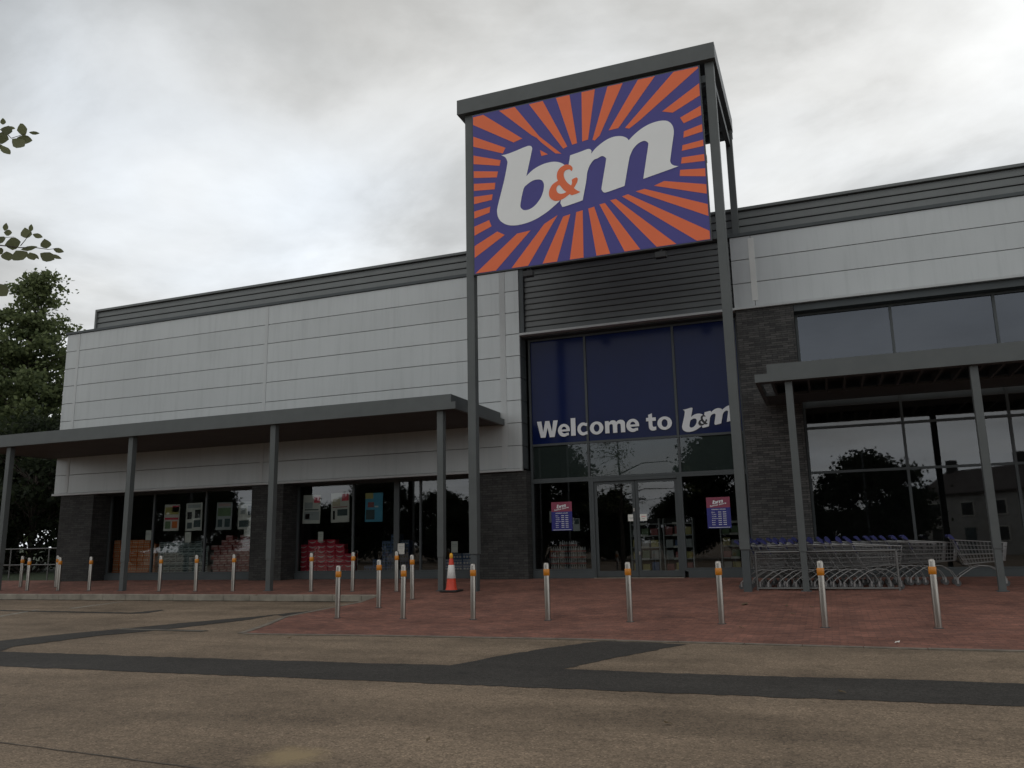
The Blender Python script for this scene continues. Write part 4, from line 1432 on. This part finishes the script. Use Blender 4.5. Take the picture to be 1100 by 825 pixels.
def hours(x0, x1, z0, z1, label):
    y = YE - 0.006
    t = thing('opening_hours_sign', ((x0 + x1) / 2, y, z0), label, 'sign')
    w, h = x1 - x0, z1 - z0
    b = MB()
    b.m(MT['h_blue']).box(x0, x1, y, y + 0.004, z0, z0 + h * 0.66)
    b.m(MT['h_red']).box(x0, x1, y, y + 0.004, z0 + h * 0.66, z1)
    b.build('panel', None, t)
    b = MB()
    yy = y - 0.003
    add_text(b, 'OPENING HOURS', x0 + w * 0.2, x0 + w * 0.8, z0 + h * 0.59, h * 0.035, yy, 0.02)
    for i, dname in enumerate(['Mon', 'Tues', 'Weds', 'Thurs', 'Fri', 'Sat', 'Sun']):
        zr = z0 + h * (0.505 - 0.067 * i)
        wd = 0.05 * len(dname) - 0.01
        add_text(b, dname, x0 + w * 0.2, x0 + w * (0.2 + wd), zr, h * 0.03, yy, 0.02)
        for u0, u1 in ((0.48, 0.62), (0.68, 0.82)):
            for k in range(3):
                ua = u0 + (u1 - u0) * k / 3
                b.face([(x0 + w * ua, yy, zr), (x0 + w * (ua + 0.036), yy, zr), (x0 + w * (ua + 0.036), yy, zr + h * 0.026), (x0 + w * ua, yy, zr + h * 0.026)])
    b.face([(x0 + w * 0.06, yy, z0 + h * 0.02), (x0 + w * 0.94, yy, z0 + h * 0.02), (x0 + w * 0.94, yy, z0 + h * 0.034), (x0 + w * 0.06, yy, z0 + h * 0.034)])
    # bm and slanted strapline
    lw2 = w * 0.46
    wlogo = max(p.x for p in mR) - min(p.x for p in bR)
    k = lw2 / wlogo
    ox, oz = min(p.x for p in bR), min(p.y for p in bR)
    for lp in ([bR, bH], [mR]):
        b.poly(lp, lambda p: (x0 + w * 0.26 + (p[0] - ox) * k, yy - (0.001 if lp[0] is mR else 0), z0 + h * 0.775 + (p[1] - oz) * k * 0.85))
    add_text(b, 'home store', x0 + w * 0.15, x0 + w * 0.86, z0 + h * 0.69, h * 0.055, yy - 0.002, 0.03, 0.2, True, R(10))
    b.build('lettering', MT['film_white'], t)


hours(-8.15, -7.47, 1.90, 2.79, 'red and blue opening hours sign on the left side light of the entrance')
hours(-3.33, -2.65, 1.85, 2.75, 'red and blue opening hours sign on the right side light of the entrance')
poster(-8.22, -8.16, 2.16, 2.52, YE + 0.012, 'paper_grey', [], 'narrow grey notice peeping out left of the left opening hours sign', 'notice', cat='notice')
poster(-7.46, -7.24, 1.88, 2.26, YE + 0.012, 'paper_grey', [(0.1, 0.9, 0.55, 0.95, 'p_teal')], 'grey notice to the right of the left opening hours sign', 'notice', cat='notice')


# ------------------------------------------------------------------ trees
def leaf_quad(b, p, size, rnd):
    d = Vector((rnd.gauss(0, 1), rnd.gauss(0, 1), rnd.gauss(0, 0.7))).normalized()
    e = d.cross(Vector((rnd.gauss(0, 1), rnd.gauss(0, 1), rnd.gauss(0, 1)))).normalized()
    l, w = size, size * 0.42
    b.face([p, p + d * l * 0.5 + e * w, p + d * l, p + d * l * 0.5 - e * w])


def tree_meshes(seed, H, R0, prof, nclump, per, leaf, spread, z0=0.15):
    """prof(u) gives crown radius factor for height fraction u within the crown"""
    rnd = random.Random(seed)
    tb, lb = MB(), MB()
    top = H * 0.96
    pts = [(0, 0, -0.2)]
    x = y = 0
    for i in range(1, 9):
        x += rnd.uniform(-1, 1) * H * 0.006
        y += rnd.uniform(-1, 1) * H * 0.006
        pts.append((x, y, top * i / 8))
    tb.tube(pts, H * 0.022, 8, True, H * 0.003)
    for i in range(nclump):
        u = rnd.random() ** 0.85
        z = H * (z0 + (1 - z0) * u)
        rr = R0 * prof(u)
        a = rnd.uniform(0, 2 * math.pi)
        q = rr * (0.35 + 0.65 * math.sqrt(rnd.random()))
        c = Vector((math.cos(a) * q, math.sin(a) * q, z + rnd.uniform(-0.2, 0.2)))
        k = min(8, max(0, int(8 * (z - rr * 0.5) / top)))
        s = Vector(pts[k])
        mid = s.lerp(c, 0.55) + Vector((0, 0, 0.08 * rr))
        tb.tube([s, mid, c], H * 0.0055, 5, False, H * 0.0015)
        sp = spread * (0.7 + 0.6 * rnd.random())
        for j in range(int(per * (0.6 + 0.8 * rnd.random()))):
            p = c + Vector((rnd.gauss(0, sp), rnd.gauss(0, sp), rnd.gauss(0, sp * 0.55)))
            leaf_quad(lb, p, leaf * (0.6 + 0.8 * rnd.random()), rnd)
    return tb, lb


def tall_tree_meshes(seed, H, rows, leaf):
    """tapering broadleaf: rows of (metres below the top, crown radius, number of limbs); leaves sit in sprays along each limb"""
    rnd = random.Random(seed)
    tb, lb = MB(), MB()
    pts = []
    x = y = 0
    for i in range(11):
        pts.append(Vector((x, y, (H - 0.4) * i / 10 - (0.2 if i == 0 else 0))))
        x += rnd.uniform(-1, 1) * 0.10
        y += rnd.uniform(-1, 1) * 0.10
    tb.tube(pts, H * 0.02, 8, True, 0.025)
    for (dn, r0, nl) in rows:
        a0 = rnd.uniform(0, 6.28)
        for k in range(nl):
            a = a0 + 6.283 * k / nl + rnd.uniform(-0.45, 0.45)
            r = r0 * rnd.uniform(0.7, 1.12)
            z = H - dn + rnd.uniform(-0.35, 0.35)
            zs = max(0.6, z - r * 0.45)
            f = min(9.99, zs / (H - 0.4) * 10)
            s0 = pts[int(f)].lerp(pts[min(10, int(f) + 1)], f - int(f))
            tip = Vector((s0.x + math.cos(a) * r, s0.y + math.sin(a) * r, z))
            mid = s0.lerp(tip, 0.5) + Vector((0, 0, 0.12 * r))
            tb.tube([s0, mid, tip], 0.02 + 0.012 * r, 5, False, 0.01)
            nsp = max(3, int(2.2 + r * 2.3))
            for j in range(nsp):
                u = 0.3 + 0.7 * (j + 0.5) / nsp
                c = (s0.lerp(mid, u * 2) if u < 0.5 else mid.lerp(tip, u * 2 - 1)) + Vector((rnd.gauss(0, 0.28), rnd.gauss(0, 0.28), rnd.gauss(0.05, 0.18)))
                sp = rnd.uniform(0.20, 0.36)
                for q in range(rnd.randint(22, 44)):
                    p = c + Vector((rnd.gauss(0, sp), rnd.gauss(0, sp), rnd.gauss(0, sp * 0.55)))
                    leaf_quad(lb, p, leaf * rnd.uniform(0.6, 1.4), rnd)
    return tb, lb


def tree(name, loc, meshes, label, lmat, group=None):
    t = thing(name, loc, label, 'tree', group)
    meshes[0].build('trunk', MT['bark'], t, True)
    meshes[1].build('crown', lmat, t, True)
    return t


cone_prof = lambda u: max(0.05, (1 - u) ** 0.95) * (0.4 + 0.6 * min(1, u * 5 + 0.4))
peak_prof = lambda u: max(0.04, (1 - u) ** 1.1) * (0.5 + 0.5 * min(1, u * 5 + 0.4)) + (0.09 if 0.84 < u < 0.95 else 0)
round_prof = lambda u: math.sqrt(max(0.02, 1 - (2 * u - 0.95) ** 2))

tree('broadleaf_tree', (-43.6, 34, 0.6), tall_tree_meshes(3, 17.6, ((0.25, 0.55, 5), (0.8, 1.05, 6), (1.4, 1.0, 5), (2.1, 0.7, 4), (2.8, 1.5, 7), (3.6, 2.1, 8), (4.5, 2.7, 9), (5.4, 3.2, 10), (6.4, 3.7, 11), (7.5, 4.1, 12), (8.7, 4.5, 12), (10.0, 4.8, 12), (11.4, 4.9, 11), (12.8, 4.8, 10), (14.2, 4.4, 9)), 0.23), 'tall tapering green tree rising behind the left end of the shop', MT['leaf'])
tree('broadleaf_tree', (-51.5, 36, 0.6), tall_tree_meshes(4, 15.0, ((0.25, 0.55, 5), (0.8, 1.05, 6), (1.4, 1.0, 5), (2.1, 0.7, 4), (2.8, 1.5, 7), (3.6, 2.1, 8), (4.5, 2.7, 9), (5.4, 3.2, 10), (6.4, 3.7, 11), (7.5, 4.1, 12), (8.7, 4.5, 12), (10.0, 4.8, 12), (11.4, 4.9, 11), (12.8, 4.8, 10), (14.2, 4.4, 9)), 0.24), 'green tree at the far left, partly out of frame behind the tall one', MT['leaf'])
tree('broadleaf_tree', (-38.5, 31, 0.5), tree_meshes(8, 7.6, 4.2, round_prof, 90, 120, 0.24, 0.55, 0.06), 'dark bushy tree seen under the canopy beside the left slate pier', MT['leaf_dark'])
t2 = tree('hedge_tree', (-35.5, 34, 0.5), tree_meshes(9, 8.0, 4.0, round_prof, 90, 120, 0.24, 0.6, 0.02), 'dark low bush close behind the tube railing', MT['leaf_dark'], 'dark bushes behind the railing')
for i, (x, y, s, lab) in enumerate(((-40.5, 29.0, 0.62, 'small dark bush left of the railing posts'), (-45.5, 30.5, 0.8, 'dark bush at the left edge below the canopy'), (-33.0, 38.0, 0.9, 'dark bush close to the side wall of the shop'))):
    o = copy_tree(t2)
    o.location = (x, y, 0.5)
    o.scale = (s, s, s)
    o.rotation_euler = (0, 0, 1.3 * i + 0.7)
    o['label'] = lab

# trees, lamps and houses across the car park: seen as reflections in the shop windows
mA = tree_meshes(21, 7.2, 4.0, round_prof, 130, 170, 0.28, 0.50, 0.10)
mB = tree_meshes(22, 10.0, 4.4, round_prof, 140, 170, 0.32, 0.60, 0.10)
mC = tree_meshes(23, 5.6, 1.8, cone_prof, 60, 80, 0.28, 0.3, 0.08)
G4 = 'trees on the far side of the car park'
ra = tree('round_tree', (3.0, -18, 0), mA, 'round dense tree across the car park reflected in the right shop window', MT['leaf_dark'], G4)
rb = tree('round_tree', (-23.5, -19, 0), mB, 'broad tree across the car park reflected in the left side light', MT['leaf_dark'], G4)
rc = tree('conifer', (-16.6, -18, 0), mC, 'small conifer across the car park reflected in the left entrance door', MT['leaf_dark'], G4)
for i, (src, x, y, s, lab) in enumerate(((ra, -11.4, -20, 0.72, 'low round tree across the car park reflected in the right entrance door'), (rb, -6.6, -19, 1.02, 'large tree across the car park reflected in the right side light'),
                                         (rb, -41, -20, 0.78, 'tree across the car park reflected at the middle of the second shop window'), (ra, -31.5, -18, 0.62, 'small tree across the car park reflected near the traffic cone'),
                                         (rb, -52, -22, 0.7, 'tree across the car park reflected at the edge of the first shop window'), (rb, -62, -21, 0.8, 'farther tree across the car park reflected in the first shop window'),
                                         (ra, -36, -24, 0.9, 'bushy tree across the car park behind the smaller ones'), (ra, -28, -25, 0.9, 'dense bushy tree across the car park behind the broad one'),
                                         (ra, -19, -25, 0.75, 'dense bushy tree across the car park behind the conifer'), (ra, -1.5, -24, 0.55, 'squat bushy tree across the car park beside the houses'), (ra, -47, -25, 0.9, 'wide bushy tree across the car park far to the left'), (rb, -71, -20, 1.1, 'tall tree across the car park reflected behind the first grey packs'), (rb, -79, -22, 1.15, 'tall tree across the car park reflected behind the maroon cartons'),
                                         (rb, -88, -20, 1.2, 'tall tree across the car park reflected behind the orange packs'), (rb, -98, -22, 1.25, 'tall tree across the car park at the far end of the line'), (ra, -75, -17, 0.8, 'bushy tree across the car park filling the gap between tall ones'), (ra, -94, -17, 0.9, 'bushy tree across the car park at the foot of the tall ones'))):
    o = copy_tree(src)
    o.location = (x, y, 0)
    o.scale = (s, s, s)
    o.rotation_euler = (0, 0, 0.9 * i)
    o['label'] = lab


def house(x, y, w, d, hw, label, rot=0):
    t = thing('house', (x, y, 0), label, 'house', 'pale rendered houses across the car park', R(rot))
    b = MB()
    rz = hw + d * 0.28
    b.mesh([(-w / 2, 0, 0), (w / 2, 0, 0), (w / 2, 0, hw), (-w / 2, 0, hw), (-w / 2, -d, 0), (w / 2, -d, 0), (w / 2, -d, hw), (-w / 2, -d, hw), (-w / 2, -d / 2, rz), (w / 2, -d / 2, rz)],
           [(1, 0, 3, 2), (4, 5, 6, 7), (0, 4, 7, 8, 3), (5, 1, 2, 9, 6)])
    b.build('wall', MT['render_wall'], t, True)
    b = MB()
    for ya, yb in ((0.35, -d / 2), (-d - 0.35, -d / 2)):
        za, zb = hw - 0.15, rz + 0.05
        b.mesh([(-w / 2 - 0.05, ya, za), (w / 2 + 0.05, ya, za), (w / 2 + 0.05, yb, zb), (-w / 2 - 0.05, yb, zb), (-w / 2 - 0.05, ya, za + 0.14), (w / 2 + 0.05, ya, za + 0.14), (w / 2 + 0.05, yb, zb + 0.14), (-w / 2 - 0.05, yb, zb + 0.14)],
               [(0, 1, 2, 3), (7, 6, 5, 4), (0, 4, 5, 1), (2, 6, 7, 3), (0, 3, 7, 4), (1, 5, 6, 2)])
    rf = b.build('roof', MT['roof_tile'], t, True)
    MB().box(-w / 2 + 0.3, -w / 2 + 0.9, -d / 2 - 0.35, -d / 2 + 0.35, rz - 0.2, rz + 1.1).build('chimney', MT['stone'], rf, True)
    for (wx, wz) in ((-w * 0.25, 1.0), (w * 0.25, 3.0), (-w * 0.25, 3.0)):
        f = MB().box(wx - 0.65, wx + 0.65, 0.005, 0.06, wz, wz + 1.2).build('window', MT['paper'], t, True)
        MB().box(wx - 0.55, wx + 0.55, 0.061, 0.07, wz + 0.1, wz + 1.1).build('pane', MT['black'], f, True)
    MB().box(w * 0.25 - 0.5, w * 0.25 + 0.5, 0.005, 0.05, 0, 2.1).build('door', MT['p_teal'], t, True)
    return t


house(9.5, -27, 6.5, 7, 4.9, 'farthest of the pale rendered houses in the row across the car park', 50)
house(13.3, -21.5, 6.6, 7, 4.9, 'middle one of the pale rendered houses in the row across the car park', 55)
house(16.8, -15.5, 6.6, 7, 4.9, 'nearest of the pale rendered houses in the row across the car park', 60)


def lamp(x, y, h, label):
    t = thing('street_lamp', (x, y, 0), label, 'street lamp', 'street lamps across the car park')
    MB().tube([(x, y, 0), (x, y, h)], 0.09, 8, True, 0.055).build('pole', MT['grey_dark'], t)
    b = MB()
    for s in (-1, 1):
        b.tube([(x, y, h - 0.1), (x + s * 0.4, y, h + 0.15)], 0.04, 6)
        b.box(x + s * 0.25, x + s * 0.85, y - 0.13, y + 0.13, h + 0.12, h + 0.27, 0.03)
    b.build('lamp_head', MT['grey_dark'], t)


lamp(2.6, -18.0 + 4, 7.4, 'double headed street lamp across the car park reflected in the right window')
lamp(-14.0, -14.0, 4.6, 'shorter double headed street lamp across the car park reflected in the entrance door')

# near tree at the left whose twigs reach into the picture
NT = 'leafy tree close at the left whose twigs reach into the picture'
TY = 5.0
nt_ = thing('broadleaf_tree', (-10.6, 5.2, 0), NT, 'tree')
b = MB()
rnd = random.Random(5)
trunk = [(-10.6, 5.2, -0.2), (-10.55, 5.2, 1.5), (-10.6, 5.15, 3.0), (-10.5, 5.2, 4.5), (-10.6, 5.25, 6.2), (-10.55, 5.2, 7.6)]
b.tube(trunk, 0.14, 9, True, 0.02)
lb = MB()


def leaf(base, tip, wfac, roll=0.0, fold=0.0):
    base, tip = Vector(base), Vector(tip)
    d = tip - base
    l = d.length
    view = (base - Vector((0, 0, CAMH))).normalized()
    e = d.cross(view).normalized()
    nn = e.cross(d).normalized()
    e = (e * math.cos(roll) + nn * math.sin(roll)).normalized()
    up = e.cross(d).normalized()
    w = l * wfac
    prof = [(0, 0), (0.12, 0.5), (0.35, 1.0), (0.6, 0.92), (0.82, 0.5), (1.0, 0)]
    left, right, mid = [], [], []
    for u, k in prof:
        c = base + d * u - up * (0.10 * l * u * u)
        mid.append(c)
        left.append(c + e * w * k + up * fold * w * k)
        right.append(c - e * w * k + up * fold * w * k)
    vs = mid + left + right
    n = len(prof)
    fs = []
    for i in range(n - 1):
        fs.append((i, i + 1, n + i + 1, n + i))
        fs.append((i, 2 * n + i, 2 * n + i + 1, i + 1))
    lb.mesh(vs, fs, True)


def twig(px, depth, r=0.006):
    pts = [at(x, y, depth) for x, y in px]
    b.tube(pts, r, 5, False, 0.002)
    return pts


# upper twig and its leaves (surveyed leaf base and tip positions)
b.tube([(-10.55, 5.2, 5.2), (-9.3, 5.1, 5.75), (-7.9, 5.03, 5.8), at(-12, 137, TY)], 0.035, 6, False, 0.009)
twig([(-12, 137), (0, 139), (8, 144), (12, 148.5), (20, 146), (28, 143.5)], TY)
twig([(-12, 137), (-4, 152), (2, 160)], TY)
for (p, q, wf, ro, dd) in (((3, 134), (3.4, 127), 0.36, 0.3, 0), ((8, 136), (17, 139), 0.22, 0.5, 0.03), ((1, 138), (16, 143), 0.2, 0.2, -0.02), ((18, 140), (31, 138.5), 0.36, 0.1, 0.0), ((31, 142), (44, 144), 0.12, 0.3, 0.02),
                           ((18, 148), (37, 152), 0.2, 0.2, 0.03), ((13, 149), (29, 160), 0.18, 0.2, -0.03), ((-6, 146), (11, 150.5), 0.36, 0.2, 0.05), ((1, 156), (12, 168), 0.17, 0.3, 0.0), ((-8, 158), (4, 157), 0.3, 0.3, 0.04), ((-8, 138), (-2, 128), 0.3, 0.2, 0.02)):
    leaf(at(*p, TY + dd), at(*q, TY + dd * 2), wf, ro, 0.15)
# middle twig
b.tube([(-10.5, 5.2, 4.0), (-9.2, 5.1, 4.35), (-7.8, 5.04, 4.3), at(-14, 262, TY)], 0.035, 6, False, 0.010)
twig([(-14, 262), (4, 264), (22, 266), (38, 266), (52, 268), (60, 267)], TY, 0.007)
twig([(22, 264), (27, 258), (31, 252), (34, 249)], TY, 0.004)
twig([(6, 255), (15, 254.5)], TY, 0.003)
for (p, q, wf, ro, dd) in (((5, 248), (7, 239.5), 0.3, 0.2, 0), ((4, 249.5), (14, 250.5), 0.3, 0.2, 0.02), ((29, 256), (27, 245), 0.42, 0.1, 0.0), ((32.5, 249), (34, 240.5), 0.26, 0.2, -0.02), ((35, 251.5), (47, 255.5), 0.2, 0.2, 0.03),
                           ((50, 267), (48, 257), 0.45, 0.1, 0), ((57, 267), (70, 271.5), 0.17, 0.2, 0.02), ((43, 272), (61, 281), 0.18, 0.2, -0.02), ((54, 273), (67, 279), 0.16, 0.4, 0.04), ((5, 263), (25, 260), 0.24, 0.2, 0.0),
                           ((17, 269), (26, 281), 0.36, 0.1, -0.02), ((32, 271), (37, 280.5), 0.34, 0.2, 0.0), ((36, 272), (42, 279), 0.2, 0.3, 0.03), ((7, 270), (9.5, 281), 0.46, 0.1, 0), ((-6, 255), (4, 262), 0.4, 0.3, 0), ((-6, 266), (3, 274), 0.35, 0.2, 0.02), ((22, 268), (43, 265.5), 0.09, 0.3, 0)):
    leaf(at(*p, TY + dd), at(*q, TY + dd * 2), wf, ro, 0.15)
# low leaf at the edge
b.tube([(-10.5, 5.2, 3.4), (-9.0, 5.1, 3.75), at(-16, 305, TY)], 0.02, 6, False, 0.006)
leaf(at(-6, 305, TY), at(9, 320, TY), 0.26, 0.1, 0.1)
# rest of the crown, outside the frame to the left
for i in range(46):
    a = rnd.uniform(0, 2 * math.pi)
    z = rnd.uniform(3.2, 8.2)
    rr = rnd.uniform(0.6, 2.3) * (1.0 if z < 6.5 else 0.6)
    c = Vector((-10.9 + math.cos(a) * rr, 5.0 + math.sin(a) * rr, z))
    # stay left of the frame edge
    if c.x > -9.2 - 0.75 * max(0, c.y - 5.0) - 0.25 * (z - 4): c.x = -9.6 - 0.75 * max(0, c.y - 5.0) - 0.25 * (z - 4)
    s = Vector(trunk[min(5, 2 + int((z - 2.5) / 1.4))])
    b.tube([s, s.lerp(c, 0.6) + Vector((0, 0, 0.15)), c], 0.02, 5, False, 0.004)
    for j in range(26):
        p = c + Vector((rnd.gauss(0, 0.26), rnd.gauss(0, 0.26), rnd.gauss(0, 0.2)))
        q = p + Vector((rnd.gauss(0, 1), rnd.gauss(0, 1), rnd.gauss(-0.3, 0.7))).normalized() * rnd.uniform(0.07, 0.12)
        leaf(p, q, rnd.uniform(0.25, 0.42), rnd.uniform(0, 1.5), 0.15)
b.build('trunk', MT['bark'], nt_)
lb.build('crown', MT['leaf_near'], nt_)

# ------------------------------------------------------------------ litter
for i, (px, py, s) in enumerate(((800, 648, 0.16), (845, 650, 0.10), (872, 652, 0.07), (797, 675, 0.06), (852, 660, 0.07), (964, 691, 0.06), (273, 632.5, 0.14), (279, 630.5, 0.12), (274, 636, 0.1), (718, 779, 0.05), (905, 745, 0.05), (460, 797, 0.04), (310, 686, 0.06))):
    d = _r2 * ((px - 550) / FPX) - _u2 * ((py - 412.5) / FPX) + _f
    p = Vector((0, 0, 0))
    z = 0.0
    for _ in range(8):
        tt = (z - CAMH) / d.z
        p = Vector((d.x * tt, d.y * tt, 0))
        z = pave_z(p.y) if p.y > 12.7 else road_z(p.y)
    q = MB()
    q.mesh([(-s, 0, 0.006), (-s * 0.3, s * 0.3, 0.02), (s * 0.5, s * 0.22, 0.012), (s, 0, 0.03), (s * 0.4, -s * 0.26, 0.008), (-s * 0.4, -s * 0.3, 0.018)], [(0, 1, 2, 3, 4, 5)])
    o = q.build('fallen_leaf', MT['dryleaf'] if i not in (5,) else MT['paper'])
    o.location = (p.x, p.y, z + 0.003)
    o.rotation_euler = (0, 0, rnd.uniform(0, 3))
    tag(o, 'dry brown leaf lying on the brick paving or tarmac' if i != 5 else 'scrap of white litter lying near the front edge of the brick apron', 'leaf' if i != 5 else 'litter', 'fallen leaves on the ground' if i != 5 else None)

# ------------------------------------------------------------------ sky and light
SUN_EL, SUN_AZ = 48, 200      # degrees; azimuth clockwise from +Y: the light comes from behind the camera
w = bpy.data.worlds.new('World')
S.world = w
w.use_nodes = True
nt = w.node_tree
L = nt.links.new
bg = nt.nodes['Background']
sky = node(nt, 'ShaderNodeTexSky', sky_type='NISHITA')
sky.sun_disc = False
sky.sun_elevation = R(SUN_EL)
sky.sun_rotation = R(SUN_AZ)
tc = node(nt, 'ShaderNodeTexCoord')
sx = node(nt, 'ShaderNodeSeparateXYZ')
L(tc.outputs['Generated'], sx.inputs[0])
zc = node(nt, 'ShaderNodeMath', operation='MAXIMUM')
L(sx.outputs['Z'], zc.inputs[0])
zc.inputs[1].default_value = 0.0
za = node(nt, 'ShaderNodeMath', operation='ADD')
L(zc.outputs[0], za.inputs[0])
za.inputs[1].default_value = 0.22
dv = []
for ax in ('X', 'Y'):
    m_ = node(nt, 'ShaderNodeMath', operation='DIVIDE')
    L(sx.outputs[ax], m_.inputs[0])
    L(za.outputs[0], m_.inputs[1])
    dv.append(m_)
cb = node(nt, 'ShaderNodeCombineXYZ')
L(dv[0].outputs[0], cb.inputs[0])
L(dv[1].outputs[0], cb.inputs[1])
mp = node(nt, 'ShaderNodeMapping')
mp.inputs['Location'].default_value = (3.1, 1.7, 0.4)
mp.inputs['Rotation'].default_value = (0, 0, R(-18))
mp.inputs['Scale'].default_value = (0.95, 1.15, 1)
L(cb.outputs[0], mp.inputs['Vector'])
n1 = node(nt, 'ShaderNodeTexNoise', Scale=1.55, Detail=10.0, Roughness=0.56, Distortion=0.25)
L(mp.outputs[0], n1.inputs['Vector'])
n2 = node(nt, 'ShaderNodeTexNoise', Scale=0.55, Detail=3.0, Roughness=0.5)
L(mp.outputs[0], n2.inputs['Vector'])
mixn = node(nt, 'ShaderNodeMix', data_type='FLOAT')
mixn.inputs[0].default_value = 0.45
L(n1.outputs['Fac'], mixn.inputs[2])
L(n2.outputs['Fac'], mixn.inputs[3])
rp = ramp(nt, [(0.38, (0.38, 0.378, 0.37)), (0.46, (0.52, 0.52, 0.512)), (0.52, (0.665, 0.668, 0.665)), (0.62, (0.82, 0.83, 0.835))])
L(mixn.outputs[0], rp.inputs['Fac'])
# brighter to the right, towards the horizon and behind the camera
gx = node(nt, 'ShaderNodeMath', operation='MULTIPLY_ADD')
L(sx.outputs['X'], gx.inputs[0])
gx.inputs[1].default_value = 0.10
gx.inputs[2].default_value = 1.08
gz = node(nt, 'ShaderNodeMapRange')
L(zc.outputs[0], gz.inputs['Value'])
gz.inputs['From Min'].default_value = 0.0
gz.inputs['From Max'].default_value = 0.75
gz.inputs['To Min'].default_value = 1.26
gz.inputs['To Max'].default_value = 0.84
gy = node(nt, 'ShaderNodeMapRange')
L(sx.outputs['Y'], gy.inputs['Value'])
gy.inputs['From Min'].default_value = 0.3
gy.inputs['From Max'].default_value = -0.8
gy.inputs['To Min'].default_value = 1.18
gy.inputs['To Max'].default_value = 1.02
mm = node(nt, 'ShaderNodeMath', operation='MULTIPLY')
L(gx.outputs[0], mm.inputs[0])
L(gz.outputs[0], mm.inputs[1])
mm2 = node(nt, 'ShaderNodeMath', operation='MULTIPLY')
L(mm.outputs[0], mm2.inputs[0])
L(gy.outputs[0], mm2.inputs[1])
vm = node(nt, 'ShaderNodeVectorMath', operation='SCALE')
L(rp.outputs['Color'], vm.inputs[0])
L(mm2.outputs[0], vm.inputs['Scale'])
# clouds are authored in display range; the background strength is 0.1, so lift them by 10
n3 = node(nt, 'ShaderNodeTexNoise', Scale=0.9, Detail=3.0)
mp3 = node(nt, 'ShaderNodeMapping')
mp3.inputs['Location'].default_value = (7.3, 2.2, 4.4)
L(cb.outputs[0], mp3.inputs['Vector'])
L(mp3.outputs[0], n3.inputs['Vector'])
hue = ramp(nt, [(0.38, (1.005, 1.0, 0.98)), (0.62, (0.955, 1.0, 1.05))])
L(n3.outputs['Fac'], hue.inputs['Fac'])
vmul = node(nt, 'ShaderNodeVectorMath', operation='MULTIPLY')
L(vm.outputs[0], vmul.inputs[0])
L(hue.outputs['Color'], vmul.inputs[1])
vm2 = node(nt, 'ShaderNodeVectorMath', operation='SCALE')
L(vmul.outputs[0], vm2.inputs[0])
vm2.inputs['Scale'].default_value = 10.0
mxs = node(nt, 'ShaderNodeMix', data_type='RGBA')
mxs.inputs[0].default_value = 0.94
L(sky.outputs[0], mxs.inputs[6])
L(vm2.outputs[0], mxs.inputs[7])
L(mxs.outputs[2], bg.inputs['Color'])
bg.inputs['Strength'].default_value = 0.1

sun = bpy.data.lights.new('sun', 'SUN')
sun.energy = 0.25
sun.angle = R(40)
sun.color = (1.0, 0.96, 0.90)
so_ = bpy.data.objects.new('sun', sun)
COL.objects.link(so_)
az, el = R(SUN_AZ), R(SUN_EL)
sd = Vector((math.sin(az) * math.cos(el), math.cos(az) * math.cos(el), math.sin(el)))
so_.rotation_euler = (-sd).to_track_quat('-Z', 'Y').to_euler()
so_.location = (0, -10, 30)

S.view_settings.view_transform = 'Standard'
S.view_settings.look = 'None'
S.view_settings.exposure = 0
S.view_settings.gamma = 1
S.cycles.max_bounces = 6
S.cycles.transparent_max_bounces = 8
